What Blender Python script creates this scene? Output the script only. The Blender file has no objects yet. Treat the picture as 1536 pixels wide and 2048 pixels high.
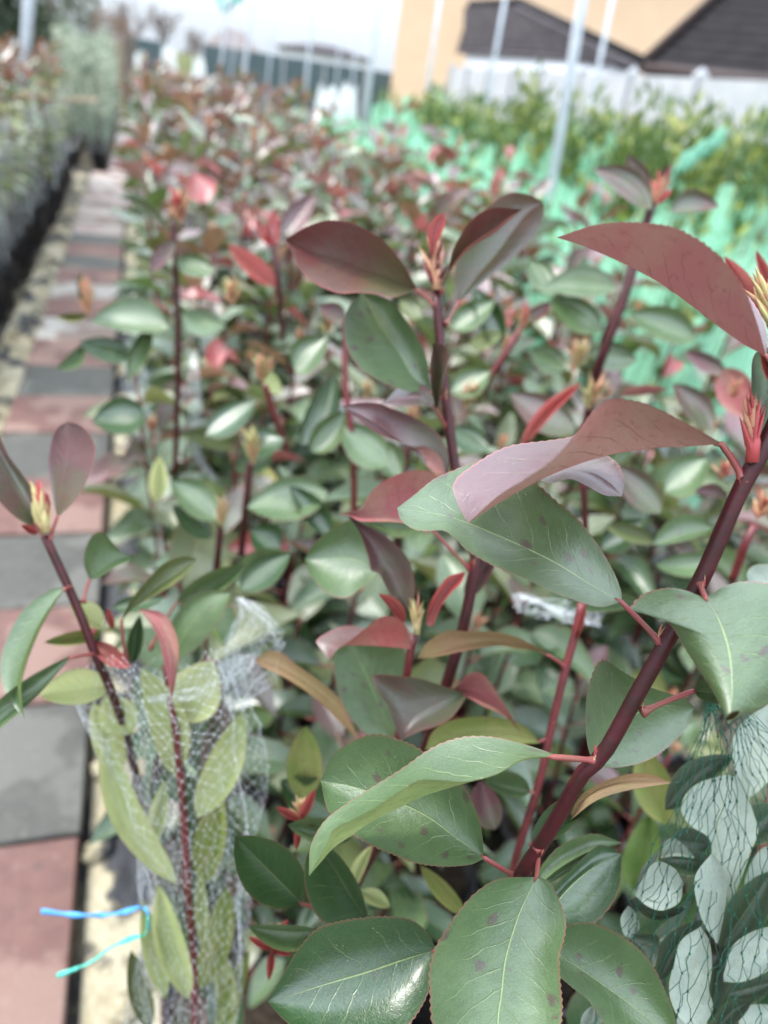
import bpy, math, random
import numpy as np
from mathutils import Vector, Matrix, noise
rad = math.radians
random.seed(11)
S = bpy.context.scene
COL = S.collection

# ------------------------------------------------------------------ camera
F, H = 1479.0, 1.4                         # focal length in photo pixels, eye height
PITCH, YAW, ROLL = rad(30.03), rad(20.32), rad(8.83)
fw = np.array([math.sin(YAW)*math.cos(PITCH), math.cos(YAW)*math.cos(PITCH), -math.sin(PITCH)])
rt = np.array([math.cos(YAW), -math.sin(YAW), 0.0]); up = np.cross(rt, fw)
c_, s_ = math.cos(ROLL), math.sin(ROLL)
rt, up = c_*rt + s_*up, c_*up - s_*rt
CAM = np.array([0, 0, H])
cd = bpy.data.cameras.new('camera'); cam = bpy.data.objects.new('camera', cd); COL.objects.link(cam)
cam.matrix_world = Matrix(((rt[0], up[0], -fw[0], 0), (rt[1], up[1], -fw[1], 0), (rt[2], up[2], -fw[2], H), (0, 0, 0, 1)))
cd.sensor_fit = 'VERTICAL'; cd.sensor_height = 36; cd.lens = F/2048*36
cd.clip_start = 0.02; cd.clip_end = 600
cd.dof.use_dof = True; cd.dof.focus_distance = 0.315; cd.dof.aperture_fstop = 5.6
S.camera = cam

# ------------------------------------------------------------------ sky, sun, exposure
SUN_EL, SUN_AZ = rad(52), rad(-60)         # high behind thin cloud, to the left of the path
W = bpy.data.worlds.new('World'); S.world = W; W.use_nodes = True
wn, wl = W.node_tree.nodes, W.node_tree.links
sky = wn.new('ShaderNodeTexSky'); sky.sky_type = 'NISHITA'; sky.sun_disc = False
sky.sun_elevation = SUN_EL; sky.sun_rotation = SUN_AZ; sky.dust_density = 2.5
tc = wn.new('ShaderNodeTexCoord'); mp = wn.new('ShaderNodeMapping'); mp.inputs['Scale'].default_value = (1, 1, 2.5)
nz = wn.new('ShaderNodeTexNoise'); nz.inputs['Scale'].default_value = 2.2; nz.inputs['Detail'].default_value = 6
mr = wn.new('ShaderNodeMapRange'); mr.inputs[1].default_value = .3; mr.inputs[2].default_value = .7
mr.inputs[3].default_value = .8; mr.inputs[4].default_value = .98
mx = wn.new('ShaderNodeMix'); mx.data_type = 'RGBA'; 
cl = wn.new('ShaderNodeVectorMath'); cl.operation = 'SCALE'; cl.inputs[0].default_value = (2.48, 2.8, 3.2)   # even overcast veil, brighter overhead
sx_ = wn.new('ShaderNodeSeparateXYZ'); m1 = wn.new('ShaderNodeMath'); m1.operation = 'MAXIMUM'; m1.inputs[1].default_value = 0
m2 = wn.new('ShaderNodeMath'); m2.operation = 'MULTIPLY_ADD'; m2.inputs[1].default_value = 4.2; m2.inputs[2].default_value = 1
wl.new(tc.outputs['Generated'], sx_.inputs[0]); wl.new(sx_.outputs[2], m1.inputs[0]); wl.new(m1.outputs[0], m2.inputs[0]); wl.new(m2.outputs[0], cl.inputs['Scale']); wl.new(cl.outputs[0], mx.inputs[7])
bg = wn['Background']; bg.inputs[1].default_value = .12
wl.new(tc.outputs['Generated'], mp.inputs[0]); wl.new(mp.outputs[0], nz.inputs['Vector']); wl.new(nz.outputs[0], mr.inputs[0])
wl.new(mr.outputs[0], mx.inputs[0]); wl.new(sky.outputs[0], mx.inputs[6]); wl.new(mx.outputs[2], bg.inputs[0])
sd = bpy.data.lights.new('sun', 'SUN'); sd.energy = 1.5; sd.angle = rad(14); sd.color = (1, .96, .9)
sun = bpy.data.objects.new('sun', sd); COL.objects.link(sun)
sv = Vector((math.sin(SUN_AZ)*math.cos(SUN_EL), math.cos(SUN_AZ)*math.cos(SUN_EL), math.sin(SUN_EL)))
sun.rotation_euler = sv.to_track_quat('Z', 'Y').to_euler()
vs = S.view_settings; vs.view_transform = 'Standard'; vs.look = 'None'; vs.gamma = 1; vs.exposure = 1.5
vs.use_curve_mapping = False

# ------------------------------------------------------------------ points of the place from sight lines
def ray(px, py): return fw + rt*(px-768)/F - up*(py-1024)/F
def P(px, py, d): return CAM + ray(px, py)*d                         # at a distance along the view axis
def PR(px, py, r):                                                    # at a horizontal range
    v = ray(px, py); return CAM + v*(r/math.hypot(v[0], v[1]))
def PZ(px, py, z):                                                    # at a height
    v = ray(px, py); return CAM + v*((z-H)/v[2])

# ------------------------------------------------------------------ tagging and mesh helpers
def tag(o, label=None, cat=None, group=None, kind=None):
    if label: o['label'] = label
    if cat: o['category'] = cat
    if group: o['group'] = group
    if kind: o['kind'] = kind
    return o
def empty(name, loc, label=None, cat=None, group=None):
    o = bpy.data.objects.new(name, None); COL.objects.link(o); o.location = Vector(loc)
    o.empty_display_size = .05
    return tag(o, label, cat, group)
class MB:
    def __init__(s): s.v = []; s.f = []; s.m = []; s.uv = []
    def face(s, idx, m=0, uv=None): s.f.append(tuple(idx)); s.m.append(m); s.uv.append(uv)
    def tube(s, pts, rr, n=6, m=0, cap=True):
        pts = [Vector(p) for p in pts]; k = len(pts)
        if not hasattr(rr, '__len__'): rr = [rr]*k
        b = len(s.v); u = None
        for i, p in enumerate(pts):
            t = (pts[min(i+1, k-1)]-pts[max(i-1, 0)])
            t = t.normalized() if t.length > 1e-9 else Vector((0, 0, 1))
            if u is None: u = t.orthogonal().normalized()
            u = (u - t*u.dot(t)); u = u.normalized() if u.length > 1e-6 else t.orthogonal().normalized()
            w = t.cross(u)
            for j in range(n):
                a = 2*math.pi*j/n; s.v.append(p + (u*math.cos(a)+w*math.sin(a))*rr[i])
        for i in range(k-1):
            for j in range(n):
                a, c = b+i*n+j, b+i*n+(j+1) % n
                s.face((a, c, c+n, a+n), m)
        if cap:
            s.face([b+j for j in range(n)][::-1], m); s.face([b+(k-1)*n+j for j in range(n)], m)
        return s
    def box(s, x0, x1, y0, y1, z0, z1, m=0, ch=0.0):
        b = len(s.v)
        for z, c in ((z0, 0), (z1-ch, 0), (z1, ch)) if ch else ((z0, 0), (z1, 0)):
            s.v += [Vector((x0+c, y0+c, z)), Vector((x1-c, y0+c, z)), Vector((x1-c, y1-c, z)), Vector((x0+c, y1-c, z))]
        L = 3 if ch else 2
        s.face((b+3, b+2, b+1, b), m)
        for l in range(L-1):
            for j in range(4):
                a, c = b+l*4+j, b+l*4+(j+1) % 4; s.face((a, c, c+4, a+4), m)
        t = b+(L-1)*4; s.face((t, t+1, t+2, t+3), m); return s
    def poly(s, pts, m=0):
        b = len(s.v); s.v += [Vector(p) for p in pts]; s.face(range(b, b+len(pts)), m); return s
    def quad_prism(s, q, t, m=0):
        """a closed slab: polygon q pushed back by vector t"""
        b = len(s.v); n = len(q); t = Vector(t); s.v += [Vector(p) for p in q]+[Vector(p)+t for p in q]
        s.face(range(b, b+n), m); s.face(list(range(b+n, b+2*n))[::-1], m)
        for j in range(n): s.face((b+j, b+n+j, b+n+(j+1) % n, b+(j+1) % n), m)
        return s
    def blob(s, c, r, m=0, sq=1.0, jit=.25, seed=0):
        """a small faceted clod"""
        rr = random.Random(seed); b = len(s.v); c = Vector(c)
        for a in range(3):
            z = (-.55, .1, .6)[a]; q = (0.75, 1.0, .65)[a]
            for j in range(6):
                t = j*math.pi/3+a*.5; k = r*q*(1+rr.uniform(-jit, jit))
                s.v.append(c+Vector((math.cos(t)*k, math.sin(t)*k, z*r*sq)))
        s.v.append(c+Vector((0, 0, r*sq*.85))); s.v.append(c+Vector((0, 0, -r*sq*.6)))
        for a in range(2):
            for j in range(6):
                p, q = b+a*6+j, b+a*6+(j+1) % 6; s.face((p, q, q+6, p+6), m)
        for j in range(6):
            s.face((b+12+j, b+12+(j+1) % 6, b+18), m); s.face((b+(j+1) % 6, b+j, b+19), m)
        return s
    def mesh(s, name, mats, org=(0, 0, 0), smooth=True):
        me = bpy.data.meshes.new(name); o = Vector(org)
        me.from_pydata([tuple(p-o) for p in s.v], [], s.f)
        for mt in mats: me.materials.append(mt)
        me.polygons.foreach_set('material_index', s.m)
        me.polygons.foreach_set('use_smooth', [smooth]*len(s.f))
        if any(u is not None for u in s.uv):
            ul = me.uv_layers.new(name='UVMap'); k = 0; flat = []
            for f, u in zip(s.f, s.uv):
                for q in range(len(f)): flat += (u[q] if u else (.5, .5))
            ul.data.foreach_set('uv', flat)
        me.update(); return me
    def build(s, name, mats, parent=None, smooth=True, kind=None, org=None):
        mats = mats if isinstance(mats, (list, tuple)) else [mats]
        if org is None: org = parent_origin(parent)
        o = bpy.data.objects.new(name, s.mesh(name, mats, org, smooth)); COL.objects.link(o)
        if parent: o.parent = parent
        else: o.location = Vector(org)
        if kind: o['kind'] = kind
        return o
def parent_origin(p):
    v = Vector((0, 0, 0))
    while p is not None: v += p.location; p = p.parent
    return v
def inst(name, me, parent, M):
    o = bpy.data.objects.new(name, me); COL.objects.link(o); o.parent = parent; o.matrix_basis = M; return o

# ------------------------------------------------------------------ materials
class NT:
    def __init__(s, name):
        s.m = bpy.data.materials.new(name); s.m.use_nodes = True; s.t = s.m.node_tree; s.t.nodes.clear()
        s.out = s.t.nodes.new('ShaderNodeOutputMaterial')
    def n(s, t, **k):
        o = s.t.nodes.new('ShaderNode'+t)
        for a, b in k.items(): setattr(o, a, b)
        return o
    def l(s, a, b): s.t.links.new(a, b)
    def setin(s, sock, v):
        if hasattr(v, 'is_output'): s.l(v, sock)
        else: sock.default_value = v
    def math(s, op, a, b=None, c=None):
        o = s.n('Math', operation=op)
        for i, v in enumerate((a, b, c)):
            if v is not None: s.setin(o.inputs[i], v)
        return o.outputs[0]
    def vmath(s, op, a, b):
        o = s.n('VectorMath', operation=op); s.setin(o.inputs[0], a); s.setin(o.inputs[1], b); return o.outputs[0]
    def noise(s, vec, scale, detail=3, rough=.55):
        o = s.n('TexNoise'); s.l(vec, o.inputs['Vector']); o.inputs['Scale'].default_value = scale
        o.inputs['Detail'].default_value = detail; o.inputs['Roughness'].default_value = rough; return o.outputs[0]
    def ramp(s, v, a, b, lo=0., hi=1.):
        o = s.n('MapRange', interpolation_type='SMOOTHSTEP'); s.setin(o.inputs[0], v)
        for i, q in zip((1, 2, 3, 4), (a, b, lo, hi)): s.setin(o.inputs[i], q)
        return o.outputs[0]
    def mix(s, f, a, b):
        o = s.n('Mix', data_type='RGBA'); s.setin(o.inputs[0], f)
        for i, v in ((6, a), (7, b)):
            s.setin(o.inputs[i], v if hasattr(v, 'is_output') else (*v[:3], 1))
        return o.outputs[2]
    def bsdf(s, col, rough=.5, spec=.5, bump=None, bd=.001, bs=.5, metal=0):
        o = s.n('BsdfPrincipled'); s.setin(o.inputs['Base Color'], col if hasattr(col, 'is_output') else (*col[:3], 1))
        s.setin(o.inputs['Roughness'], rough); s.setin(o.inputs['Specular IOR Level'], spec); o.inputs['Metallic'].default_value = metal
        if bump is not None:
            b = s.n('Bump'); b.inputs['Distance'].default_value = bd; b.inputs['Strength'].default_value = bs
            s.l(bump, b.inputs['Height']); s.l(b.outputs[0], o.inputs['Normal'])
        return o.outputs[0]
    def mixs(s, f, a, b):
        o = s.n('MixShader'); s.setin(o.inputs[0], f); s.l(a, o.inputs[1]); s.l(b, o.inputs[2]); return o.outputs[0]
    def end(s, sh): s.l(sh, s.out.inputs[0]); return s.m

def leafmat(name, top, top2, und, und2, rib=(.3, .38, .14), rough=.41, spots=.5, tl=.07, edge=(.25, .05, .05), blotch=.5, spec=.72, ribu=None, base_tint=None):
    t = NT(name); uv = t.n('TexCoord').outputs['UV']; sx = t.n('SeparateXYZ'); t.l(uv, sx.inputs[0])
    rnd = t.n('ObjectInfo').outputs['Random']
    u = t.math('SUBTRACT', t.math('MULTIPLY', sx.outputs[0], 2.), 1.); a = t.math('ABSOLUTE', u); v = sx.outputs[1]
    cx = t.n('CombineXYZ'); t.l(t.math('MULTIPLY', u, .28), cx.inputs[0]); t.l(v, cx.inputs[1]); t.l(t.math('MULTIPLY', rnd, 37.), cx.inputs[2])
    q = cx.outputs[0]
    n1 = t.noise(q, 2.6, 4, .6); n2 = t.noise(q, 26, 3, .6); n3 = t.noise(q, 9, 3); n4 = t.noise(q, 110, 2)
    ct = t.mix(t.ramp(t.math('ADD', n1, t.math('MULTIPLY', t.math('SUBTRACT', n2, .5), .35)), blotch-.09, blotch+.13), top, top2)
    ct = t.mix(t.ramp(n3, .42, .66, 0, .4), ct, t.mix(.5, ct, (top[0]*.3, top[1]*.35, top[2]*.3)))
    ct = t.mix(t.ramp(n2, .3, .75, 0, .45), ct, t.mix(.5, ct, (top[0]*.45, top[1]*.45, top[2]*.45)))
    if base_tint: ct = t.mix(t.math('MULTIPLY', t.ramp(t.math('ADD', v, t.math('MULTIPLY', t.math('SUBTRACT', n1, .5), 1.6)), .62, .05), .8), ct, base_tint)
    # veins: a midrib that thins to the tip, curved side veins
    wr = t.math('MULTIPLY_ADD', v, -.02, .03)
    mid = t.math('SUBTRACT', 1., t.ramp(a, t.math('MULTIPLY', wr, .45), wr))
    ph = t.math('SUBTRACT', t.math('MULTIPLY', v, 9.), t.math('MULTIPLY', t.math('POWER', a, .8), 2.1))
    ph = t.math('ADD', ph, t.math('MULTIPLY', n1, 1.6)); ph = t.math('ADD', ph, t.math('MULTIPLY', t.math('SIGN', u), .23))
    fr = t.math('ABSOLUTE', t.math('SUBTRACT', t.math('FRACT', ph), .5))
    side = t.math('MULTIPLY', t.math('SUBTRACT', 1., t.ramp(fr, .0, .055)), t.ramp(a, .95, .5))
    side = t.math('MULTIPLY', side, t.ramp(n3, .35, .6, .15, 1.))
    ct = t.mix(t.math('MULTIPLY', side, .3), ct, rib); ct = t.mix(t.math('MULTIPLY', mid, .55), ct, rib)
    # brown blotches, pale dust specks, thin red margin
    vo = t.n('TexVoronoi'); t.l(q, vo.inputs['Vector']); vo.inputs['Scale'].default_value = 7.5
    sp = t.math('MULTIPLY', t.ramp(t.math('ADD', vo.outputs['Distance'], t.math('MULTIPLY', t.math('SUBTRACT', n2, .5), .5)), .24, .12), t.ramp(n1, .4, .52))
    ct = t.mix(t.math('MULTIPLY', sp, spots), ct, (.06, .022, .03))
    du = t.math('MULTIPLY', t.ramp(n4, .66, .74), t.ramp(n3, .5, .62)); ct = t.mix(t.math('MULTIPLY', du, .5), ct, (.5, .53, .45))
    ed = t.ramp(a, .955, .995); ct = t.mix(t.math('MULTIPLY', ed, .6), ct, edge)
    cu = t.mix(t.ramp(n1, .38, .62), und, und2); cu = t.mix(t.math('MULTIPLY', side, .5 if not ribu else .85), cu, (und[0]*.4, und[1]*.35, und[2]*.3) if not ribu else (.5, .53, .36))
    cu = t.mix(t.math('MULTIPLY', t.ramp(n2, .58, .7), .4), cu, (und[0]*.5, und[1]*.3, und[2]*.3))
    cu = t.mix(t.math('MULTIPLY', mid, .6), cu, t.mix(.0 if ribu else .5, rib, (.3, .04, .03))); cu = t.mix(t.math('MULTIPLY', ed, .6), cu, edge)
    v2 = t.n('TexVoronoi', feature='DISTANCE_TO_EDGE'); t.l(q, v2.inputs['Vector']); v2.inputs['Scale'].default_value = 75
    ret = t.ramp(v2.outputs['Distance'], .0, .22)
    ct = t.mix(t.math('MULTIPLY', t.math('SUBTRACT', 1., ret), .07), ct, rib)
    bf = t.n('NewGeometry').outputs['Backfacing']
    col = t.mix(bf, ct, cu)
    hgt = t.math('ADD', t.math('MULTIPLY', side, -.7), t.math('ADD', t.math('MULTIPLY_ADD', n4, .2, t.math('MULTIPLY_ADD', ret, .07, t.math('MULTIPLY', n2, .9))), t.math('MULTIPLY', mid, -1.2)))
    sh = t.bsdf(col, t.ramp(bf, 0, 1, rough, .62), t.math('MULTIPLY_ADD', bf, .3-spec, spec), hgt, .0007, .6)
    pb = [n for n in t.t.nodes if n.bl_idname == 'ShaderNodeBsdfPrincipled'][-1]      # waxy cuticle on the upper face
    t.setin(pb.inputs['Coat Weight'], t.math('MULTIPLY', t.math('SUBTRACT', 1., bf), .65)); pb.inputs['Coat Roughness'].default_value = rough*.85
    tr = t.n('BsdfTranslucent'); t.l(t.mix(.5, col, und2), tr.inputs[0])
    return t.end(t.mixs(tl, sh, tr.outputs[0]))

LM = {
 'green':  leafmat('leaf_green', (.052, .1, .032), (.078, .13, .048), (.2, .27, .09), (.27, .33, .12), spots=.75),
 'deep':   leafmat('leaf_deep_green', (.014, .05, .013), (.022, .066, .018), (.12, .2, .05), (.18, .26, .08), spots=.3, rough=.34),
 'bronze': leafmat('leaf_bronze', (.066, .05, .038), (.095, .042, .038), (.33, .17, .1), (.38, .23, .13), rib=(.28, .26, .12), edge=(.3, .06, .07), base_tint=(.05, .075, .03)),
 'mauve':  leafmat('leaf_mauve', (.11, .05, .056), (.12, .043, .05), (.4, .17, .15), (.4, .225, .185), rib=(.26, .15, .11), edge=(.34, .08, .09), spots=.4, base_tint=(.08, .085, .05)),
 'maroon': leafmat('leaf_maroon', (.1, .016, .02), (.1, .05, .04), (.4, .1, .095), (.38, .15, .12), rib=(.24, .17, .06), edge=(.36, .05, .06), base_tint=(.075, .085, .03)),
 'rose':   leafmat('leaf_rose_under', (.1, .045, .05), (.11, .035, .045), (.34, .11, .115), (.34, .18, .145), rib=(.26, .1, .08), edge=(.4, .08, .09), tl=.15, blotch=.5),
 'red':    leafmat('leaf_young_red', (.38, .045, .05), (.32, .07, .065), (.48, .1, .1), (.44, .15, .13), rib=(.5, .2, .12), edge=(.45, .06, .06), spots=.1, tl=.3),
 'olive':  leafmat('leaf_olive', (.075, .1, .03), (.11, .13, .04), (.2, .25, .07), (.26, .26, .09), rib=(.35, .35, .13)),
 'tan':    leafmat('leaf_tan_under', (.075, .1, .03), (.1, .11, .05), (.34, .25, .12), (.36, .22, .13), rib=(.35, .3, .13)),
 'lime':   leafmat('leaf_lime', (.4, .47, .2), (.45, .48, .24), (.46, .52, .24), (.5, .52, .27), rib=(.55, .52, .25), spots=.2, tl=.34, spec=.5),
 'silver': leafmat('leaf_silver_under', (.02, .05, .022), (.03, .065, .025), (.29, .34, .285), (.38, .43, .365), rib=(.5, .52, .25), spots=.1, edge=(.35, .42, .16), tl=.12, ribu=(.5, .52, .25)),
}
def simple(name, c, rough=.5, spec=.5, c2=None, ns=20, bs=0., bd=.002, metal=0):
    t = NT(name); co = t.n('TexCoord').outputs['Object']; n = t.noise(co, ns, 5, .6)
    col = t.mix(t.ramp(n, .35, .65), c, c2 or tuple(x*.75 for x in c))
    return t.end(t.bsdf(col, rough, spec, n if bs else None, bd, bs, metal))
STEM = simple('stem_dark_red', (.058, .0075, .011), .4, .3, (.034, .008, .007), 110, .5, .0008)
STEM2 = simple('stem_red', (.14, .02, .022), .38, .45, (.085, .012, .014), 60, .2, .0005)
PETI = simple('petiole_red', (.25, .045, .05), .4, .45, (.22, .07, .05), 80)
BARK = simple('stem_brown', (.12, .05, .035), .6, .3, (.07, .03, .02), 60, .3)
BUDR = simple('bud_red', (.36, .055, .055), .45, .4, (.36, .05, .05), 90)
BUDO = simple('bud_peach', (.5, .22, .14), .5, .3, (.46, .3, .17), 90)
BUDY = simple('bud_yellow_green', (.4, .38, .16), .5, .3, (.42, .3, .15), 90)
POT = simple('black_plastic', (.012, .012, .014), .32, .5, (.02, .02, .022), 30, .35, .004)
SOIL = simple('potting_soil', (.02, .015, .011), .95, .1, (.045, .035, .025), 70, .8, .01)

# ------------------------------------------------------------------ leaves laid out one by one
def spl(pts, n):
    p = np.array(pts, float)
    if len(p) == 2: return p[0]+(p[1]-p[0])*np.linspace(0, 1, n)[:, None]
    q = np.vstack([2*p[0]-p[1], p, 2*p[-1]-p[-2]]); seg = np.linalg.norm(np.diff(p[:, :2], axis=0), axis=1)+1e-6
    cum = np.concatenate([[0], np.cumsum(seg)]); cum /= cum[-1]; out = []
    for t in np.linspace(0, 1, n):
        i = min(int(np.searchsorted(cum, t, 'right'))-1, len(seg)-1); s = (t-cum[i])/(cum[i+1]-cum[i])
        a, b, c, d = q[i], q[i+1], q[i+2], q[i+3]
        out.append(.5*((2*b)+(c-a)*s+(2*a-5*b+4*c-d)*s*s+(3*b-a-3*c+d)*s**3))
    return np.array(out)
def world_spline(pts, n): return [Vector(P(*q)) for q in spl(pts, n)]
def crease(me, mid):
    a = me.attributes.new('sharp_edge', 'BOOLEAN', 'EDGE')
    ev = np.zeros(len(me.edges)*2, np.int32); me.edges.foreach_get('vertices', ev); ev = ev.reshape(-1, 2)
    a.data.foreach_set('value', [int(p) in mid and int(q) in mid for p, q in ev])
def leaf(plant, kind, d, L, M, R, e=(.01, .01), node=None, nv=72, nu=5, teeth=.022, bulge=.004, pr=.0011):
    """a leaf from its left edge, midrib and right edge, base to tip; left/right as seen on its upper face"""
    n = nv+1; v = np.linspace(0, 1, n); dd = d if hasattr(d, '__len__') else (d, d)
    if len(dd) == 2: base = dd[0]+(dd[1]-dd[0])*v
    else: base = np.interp(v, np.linspace(0, 1, len(dd)), dd)
    A, B, C2 = spl(L, n), spl(M, n), spl(R, n); prof = np.sin(np.pi*v)**.7
    mb = MB(); cols = []
    ts = [-1+i/nu for i in range(nu)]+[i/nu for i in range(nu+1)]
    for i in range(n):
        row = []
        for tt in ts:
            E_, ee = (A, e[0]) if tt < 0 else (C2, e[1]); k = abs(tt)
            kk = k*(1+(teeth*(1 if i % 2 else -.2)*prof[i] if k > .999 else 0))
            xy = B[i]+(E_[i]-B[i])*kk
            dep = base[i]-1.5*ee*prof[i]*k**1.05+bulge*prof[i]*math.sin(math.pi*k)*(1 if k else 0)
            row.append(len(mb.v)); mb.v.append(Vector(P(xy[0], xy[1], dep)))
        cols.append(row)
    W_ = len(ts)
    for i in range(nv):
        for j in range(W_-1):
            uvq = [((ts[a]+1)/2, v[b]) for a, b in ((j, i), (j, i+1), (j+1, i+1), (j+1, i))]
            mb.face((cols[i][j], cols[i+1][j], cols[i+1][j+1], cols[i][j+1])[::-1], 0, uvq[::-1])
    o = mb.build('leaf', LM[kind], plant); crease(o.data, {c[nu] for c in cols})
    if node is not None:
        b0 = Vector(P(B[0][0], B[0][1], base[0])); i1 = Vector(P(B[2][0], B[2][1], base[2])); nd = Vector(P(*node))
        mid = (b0+nd)/2 + (b0-i1)*.6
        pts = [nd+(mid-nd)*2*t*(1-t)*1.0 + (b0-nd)*t*t if t < 1 else b0 for t in np.linspace(0, 1, 8)]
        pts = [nd*(1-t)**2+mid*2*t*(1-t)+b0*t*t for t in np.linspace(0, 1, 8)]+[i1]
        MB().tube(pts, [pr*2.3, pr*1.5]+[pr]*5+[pr*.95, pr*.3], 7).build('petiole', PETI, o, org=parent_origin(plant))
    return o
def al(plant, kind, d, base, tip, wl, wr, bend=0, e=(.01, .01), node=None, under=False, nv=24, nu=4, sh=.85, **k):
    """the same from base, tip and the two half widths"""
    b, t = np.array(base, float), np.array(tip, float); ax = t-b; ln = np.linalg.norm(ax); ax /= ln; lf = np.array([ax[1], -ax[0]])
    L, M, R = [], [], []
    for v in np.linspace(0, 1, 10):
        m = b+ax*ln*v+lf*bend*math.sin(math.pi*v); w = max(0., math.sin(math.pi*v**sh))**.75
        M.append(m); L.append(m+lf*wl*w); R.append(m-lf*wr*w)
    d0, d1 = d if hasattr(d, '__len__') else (d, d)
    if d0 > .6 and not under:                                          # softer bushes behind: blades held flat to the light
        q = (.35+.75*abs(math.sin(base[0]*.37+tip[1]*.11)))*(wl+wr)/2*d0/F*.7; sg = 1 if lf[1] > 0 else -1; k_ = abs(lf[1])
        e = (e[0]*.6+q*sg*k_, e[1]*.6-q*sg*k_); d = (d0, d1-ax[1]*ln*d0/F*.35)
    if under: L, R, e = R, L, (e[1], e[0])
    return leaf(plant, kind, d, L, M, R, e, node, nv=nv, nu=nu, **k)
def stem(plant, pts, r0, r1, mat=None, n=28, name='stem', tail=None):
    w = world_spline(pts, n)
    if tail: w = w+[w[-1].lerp(Vector(tail), t) for t in (.3, .6, 1.)]
    k = len(w); rr = [r0+(r1-r0)*i/(k-1) for i in range(k)]
    for i in range(2, k-2):                                            # faint swelling at the nodes
        if i % 7 == 0: rr[i] *= 1.02
    return MB().tube(w, rr, 10).build(name, mat or STEM, plant)
def scale_shape(mb, base, dirv, ln, wd, m=0, curl=.2):
    """one pointed bud scale"""
    d = Vector(dirv).normalized(); u = d.orthogonal().normalized(); w = d.cross(u); b = Vector(base); i0 = len(mb.v)
    prof = ((0, .5), (.3, 1.), (.65, .7), (1., .04))
    for s, q in prof:
        c = b+d*ln*s+w*curl*ln*s*s
        mb.v += [c-u*wd*q, c+w*wd*q*.55, c+u*wd*q, c-w*wd*q*.3]
    for i in range(3):
        for j in range(4):
            a, c = i0+i*4+j, i0+i*4+(j+1) % 4; mb.face((a, c, c+4, a+4), m)
def bud_mesh(mb, base, dirv, size, n, rr, spread=.5):
    d = Vector(dirv).normalized(); u = d.orthogonal().normalized(); w = d.cross(u)
    for i in range(n):
        a = i*2.4; k = (i/n)**.7; s = spread*(1-.55*k)
        dv = d+(u*math.cos(a)+w*math.sin(a))*s*rr.uniform(.6, 1.2)
        scale_shape(mb, Vector(base)+d*size*.55*k, dv, size*rr.uniform(.45, .75), size*rr.uniform(.07, .11), rr.choice((0, 1, 1, 2, 2)), rr.uniform(-.1, .3))
def bud(plant, px, py, d, size, dirv=(0, 0, 1), n=14, seed=1, spread=.5, parts=False, mats=None):
    if not parts and spread > .6: size *= .72; n = int(n*1.5); spread = 1.15
    rr = random.Random(seed); mats = mats or [BUDR, BUDO, BUDY]; b = Vector(P(px, py, d))
    if not parts:
        mb = MB(); bud_mesh(mb, b, dirv, size, n, rr, spread); return mb.build('bud', mats, plant)
    dn = Vector(dirv).normalized()
    o = MB().tube([b, b+dn*size*.3, b+dn*size*.6], [size*.09, size*.1, size*.02], 7).build('bud', mats[0], plant)
    for i in range(n):
        mb = MB(); u = dn.orthogonal().normalized(); w = dn.cross(u); a = i*2.4; k = (i/n)**.7
        dv = dn+(u*math.cos(a)+w*math.sin(a))*spread*(1-.55*k)*rr.uniform(.6, 1.2)
        scale_shape(mb, b+dn*size*.5*k, dv, size*rr.uniform(.45, .75), size*rr.uniform(.09, .14), 0, rr.uniform(-.1, .25))
        mb.build('bud_scale', rr.choice(mats), o, org=parent_origin(plant))
    return o
def axbud(plant, px, py, d, size=.006, dirv=(-.3, -.2, 1), seed=0):
    return bud(plant, px, py, d, size, dirv, 6, seed, .4, mats=[BUDR, BUDR, BUDO])
def pot_mesh():
    mb = MB(); n = 20; b = 0; prof = ((.0, .085), (.02, .09), (.2, .112), (.205, .122), (.23, .124), (.232, .116), (.21, .108))
    for z, r in prof:
        for j in range(n):
            a = 2*math.pi*j/n; q = r*(1+.02*math.sin(5*a+z*20)); mb.v.append(Vector((q*math.cos(a), q*math.sin(a), z)))
    for i in range(len(prof)-1):
        for j in range(n): mb.face((i*n+j, i*n+(j+1) % n, (i+1)*n+(j+1) % n, (i+1)*n+j))
    mb.face(range(n-1, -1, -1)); mb.face([(len(prof)-1)*n+j for j in range(n)], 1)
    return mb.mesh('pot', [POT, SOIL])
POTM = pot_mesh()
GZ = -.05                                                              # bed level, slab tops are at 0
def add_pot(plant): return inst('pot', POTM, plant, Matrix.Identity(4))

PHOT = 'photinia'
GR = 'red-tipped photinia plants in the bed beside the path'
def plant(name, x, y, label, cat='plant', group=None): return empty(name, (x, y, GZ), label, cat, group)

# ================================================================== SETTING
gm = NT('ground_fabric'); co = gm.n('TexCoord').outputs['Object']
n1 = gm.noise(co, 3, 6, .65); n2 = gm.noise(co, 60, 4)
GROUND = gm.end(gm.bsdf(gm.mix(gm.ramp(gm.math('ADD', n1, gm.math('MULTIPLY', n2, .3)), .55, .75), (.018, .018, .02), (.14, .115, .075)), .8, .3, n2, .01, .6))
gm = NT('earth'); co = gm.n('TexCoord').outputs['Object']; n1 = gm.noise(co, .4, 6, .65); n2 = gm.noise(co, 14, 4)
EARTH = gm.end(gm.bsdf(gm.mix(gm.ramp(n1, .4, .6), (.16, .13, .09), (.09, .12, .04)), .95, .2, n2, .03, .6))
tag(MB().box(-300, 300, -60, 400, GZ-.4, GZ-.012).build('ground', EARTH), kind='structure')
tag(MB().box(-6, 9.5, -2, 20, GZ-.3, GZ).build('nursery_bed_ground', GROUND), kind='structure')

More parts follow.
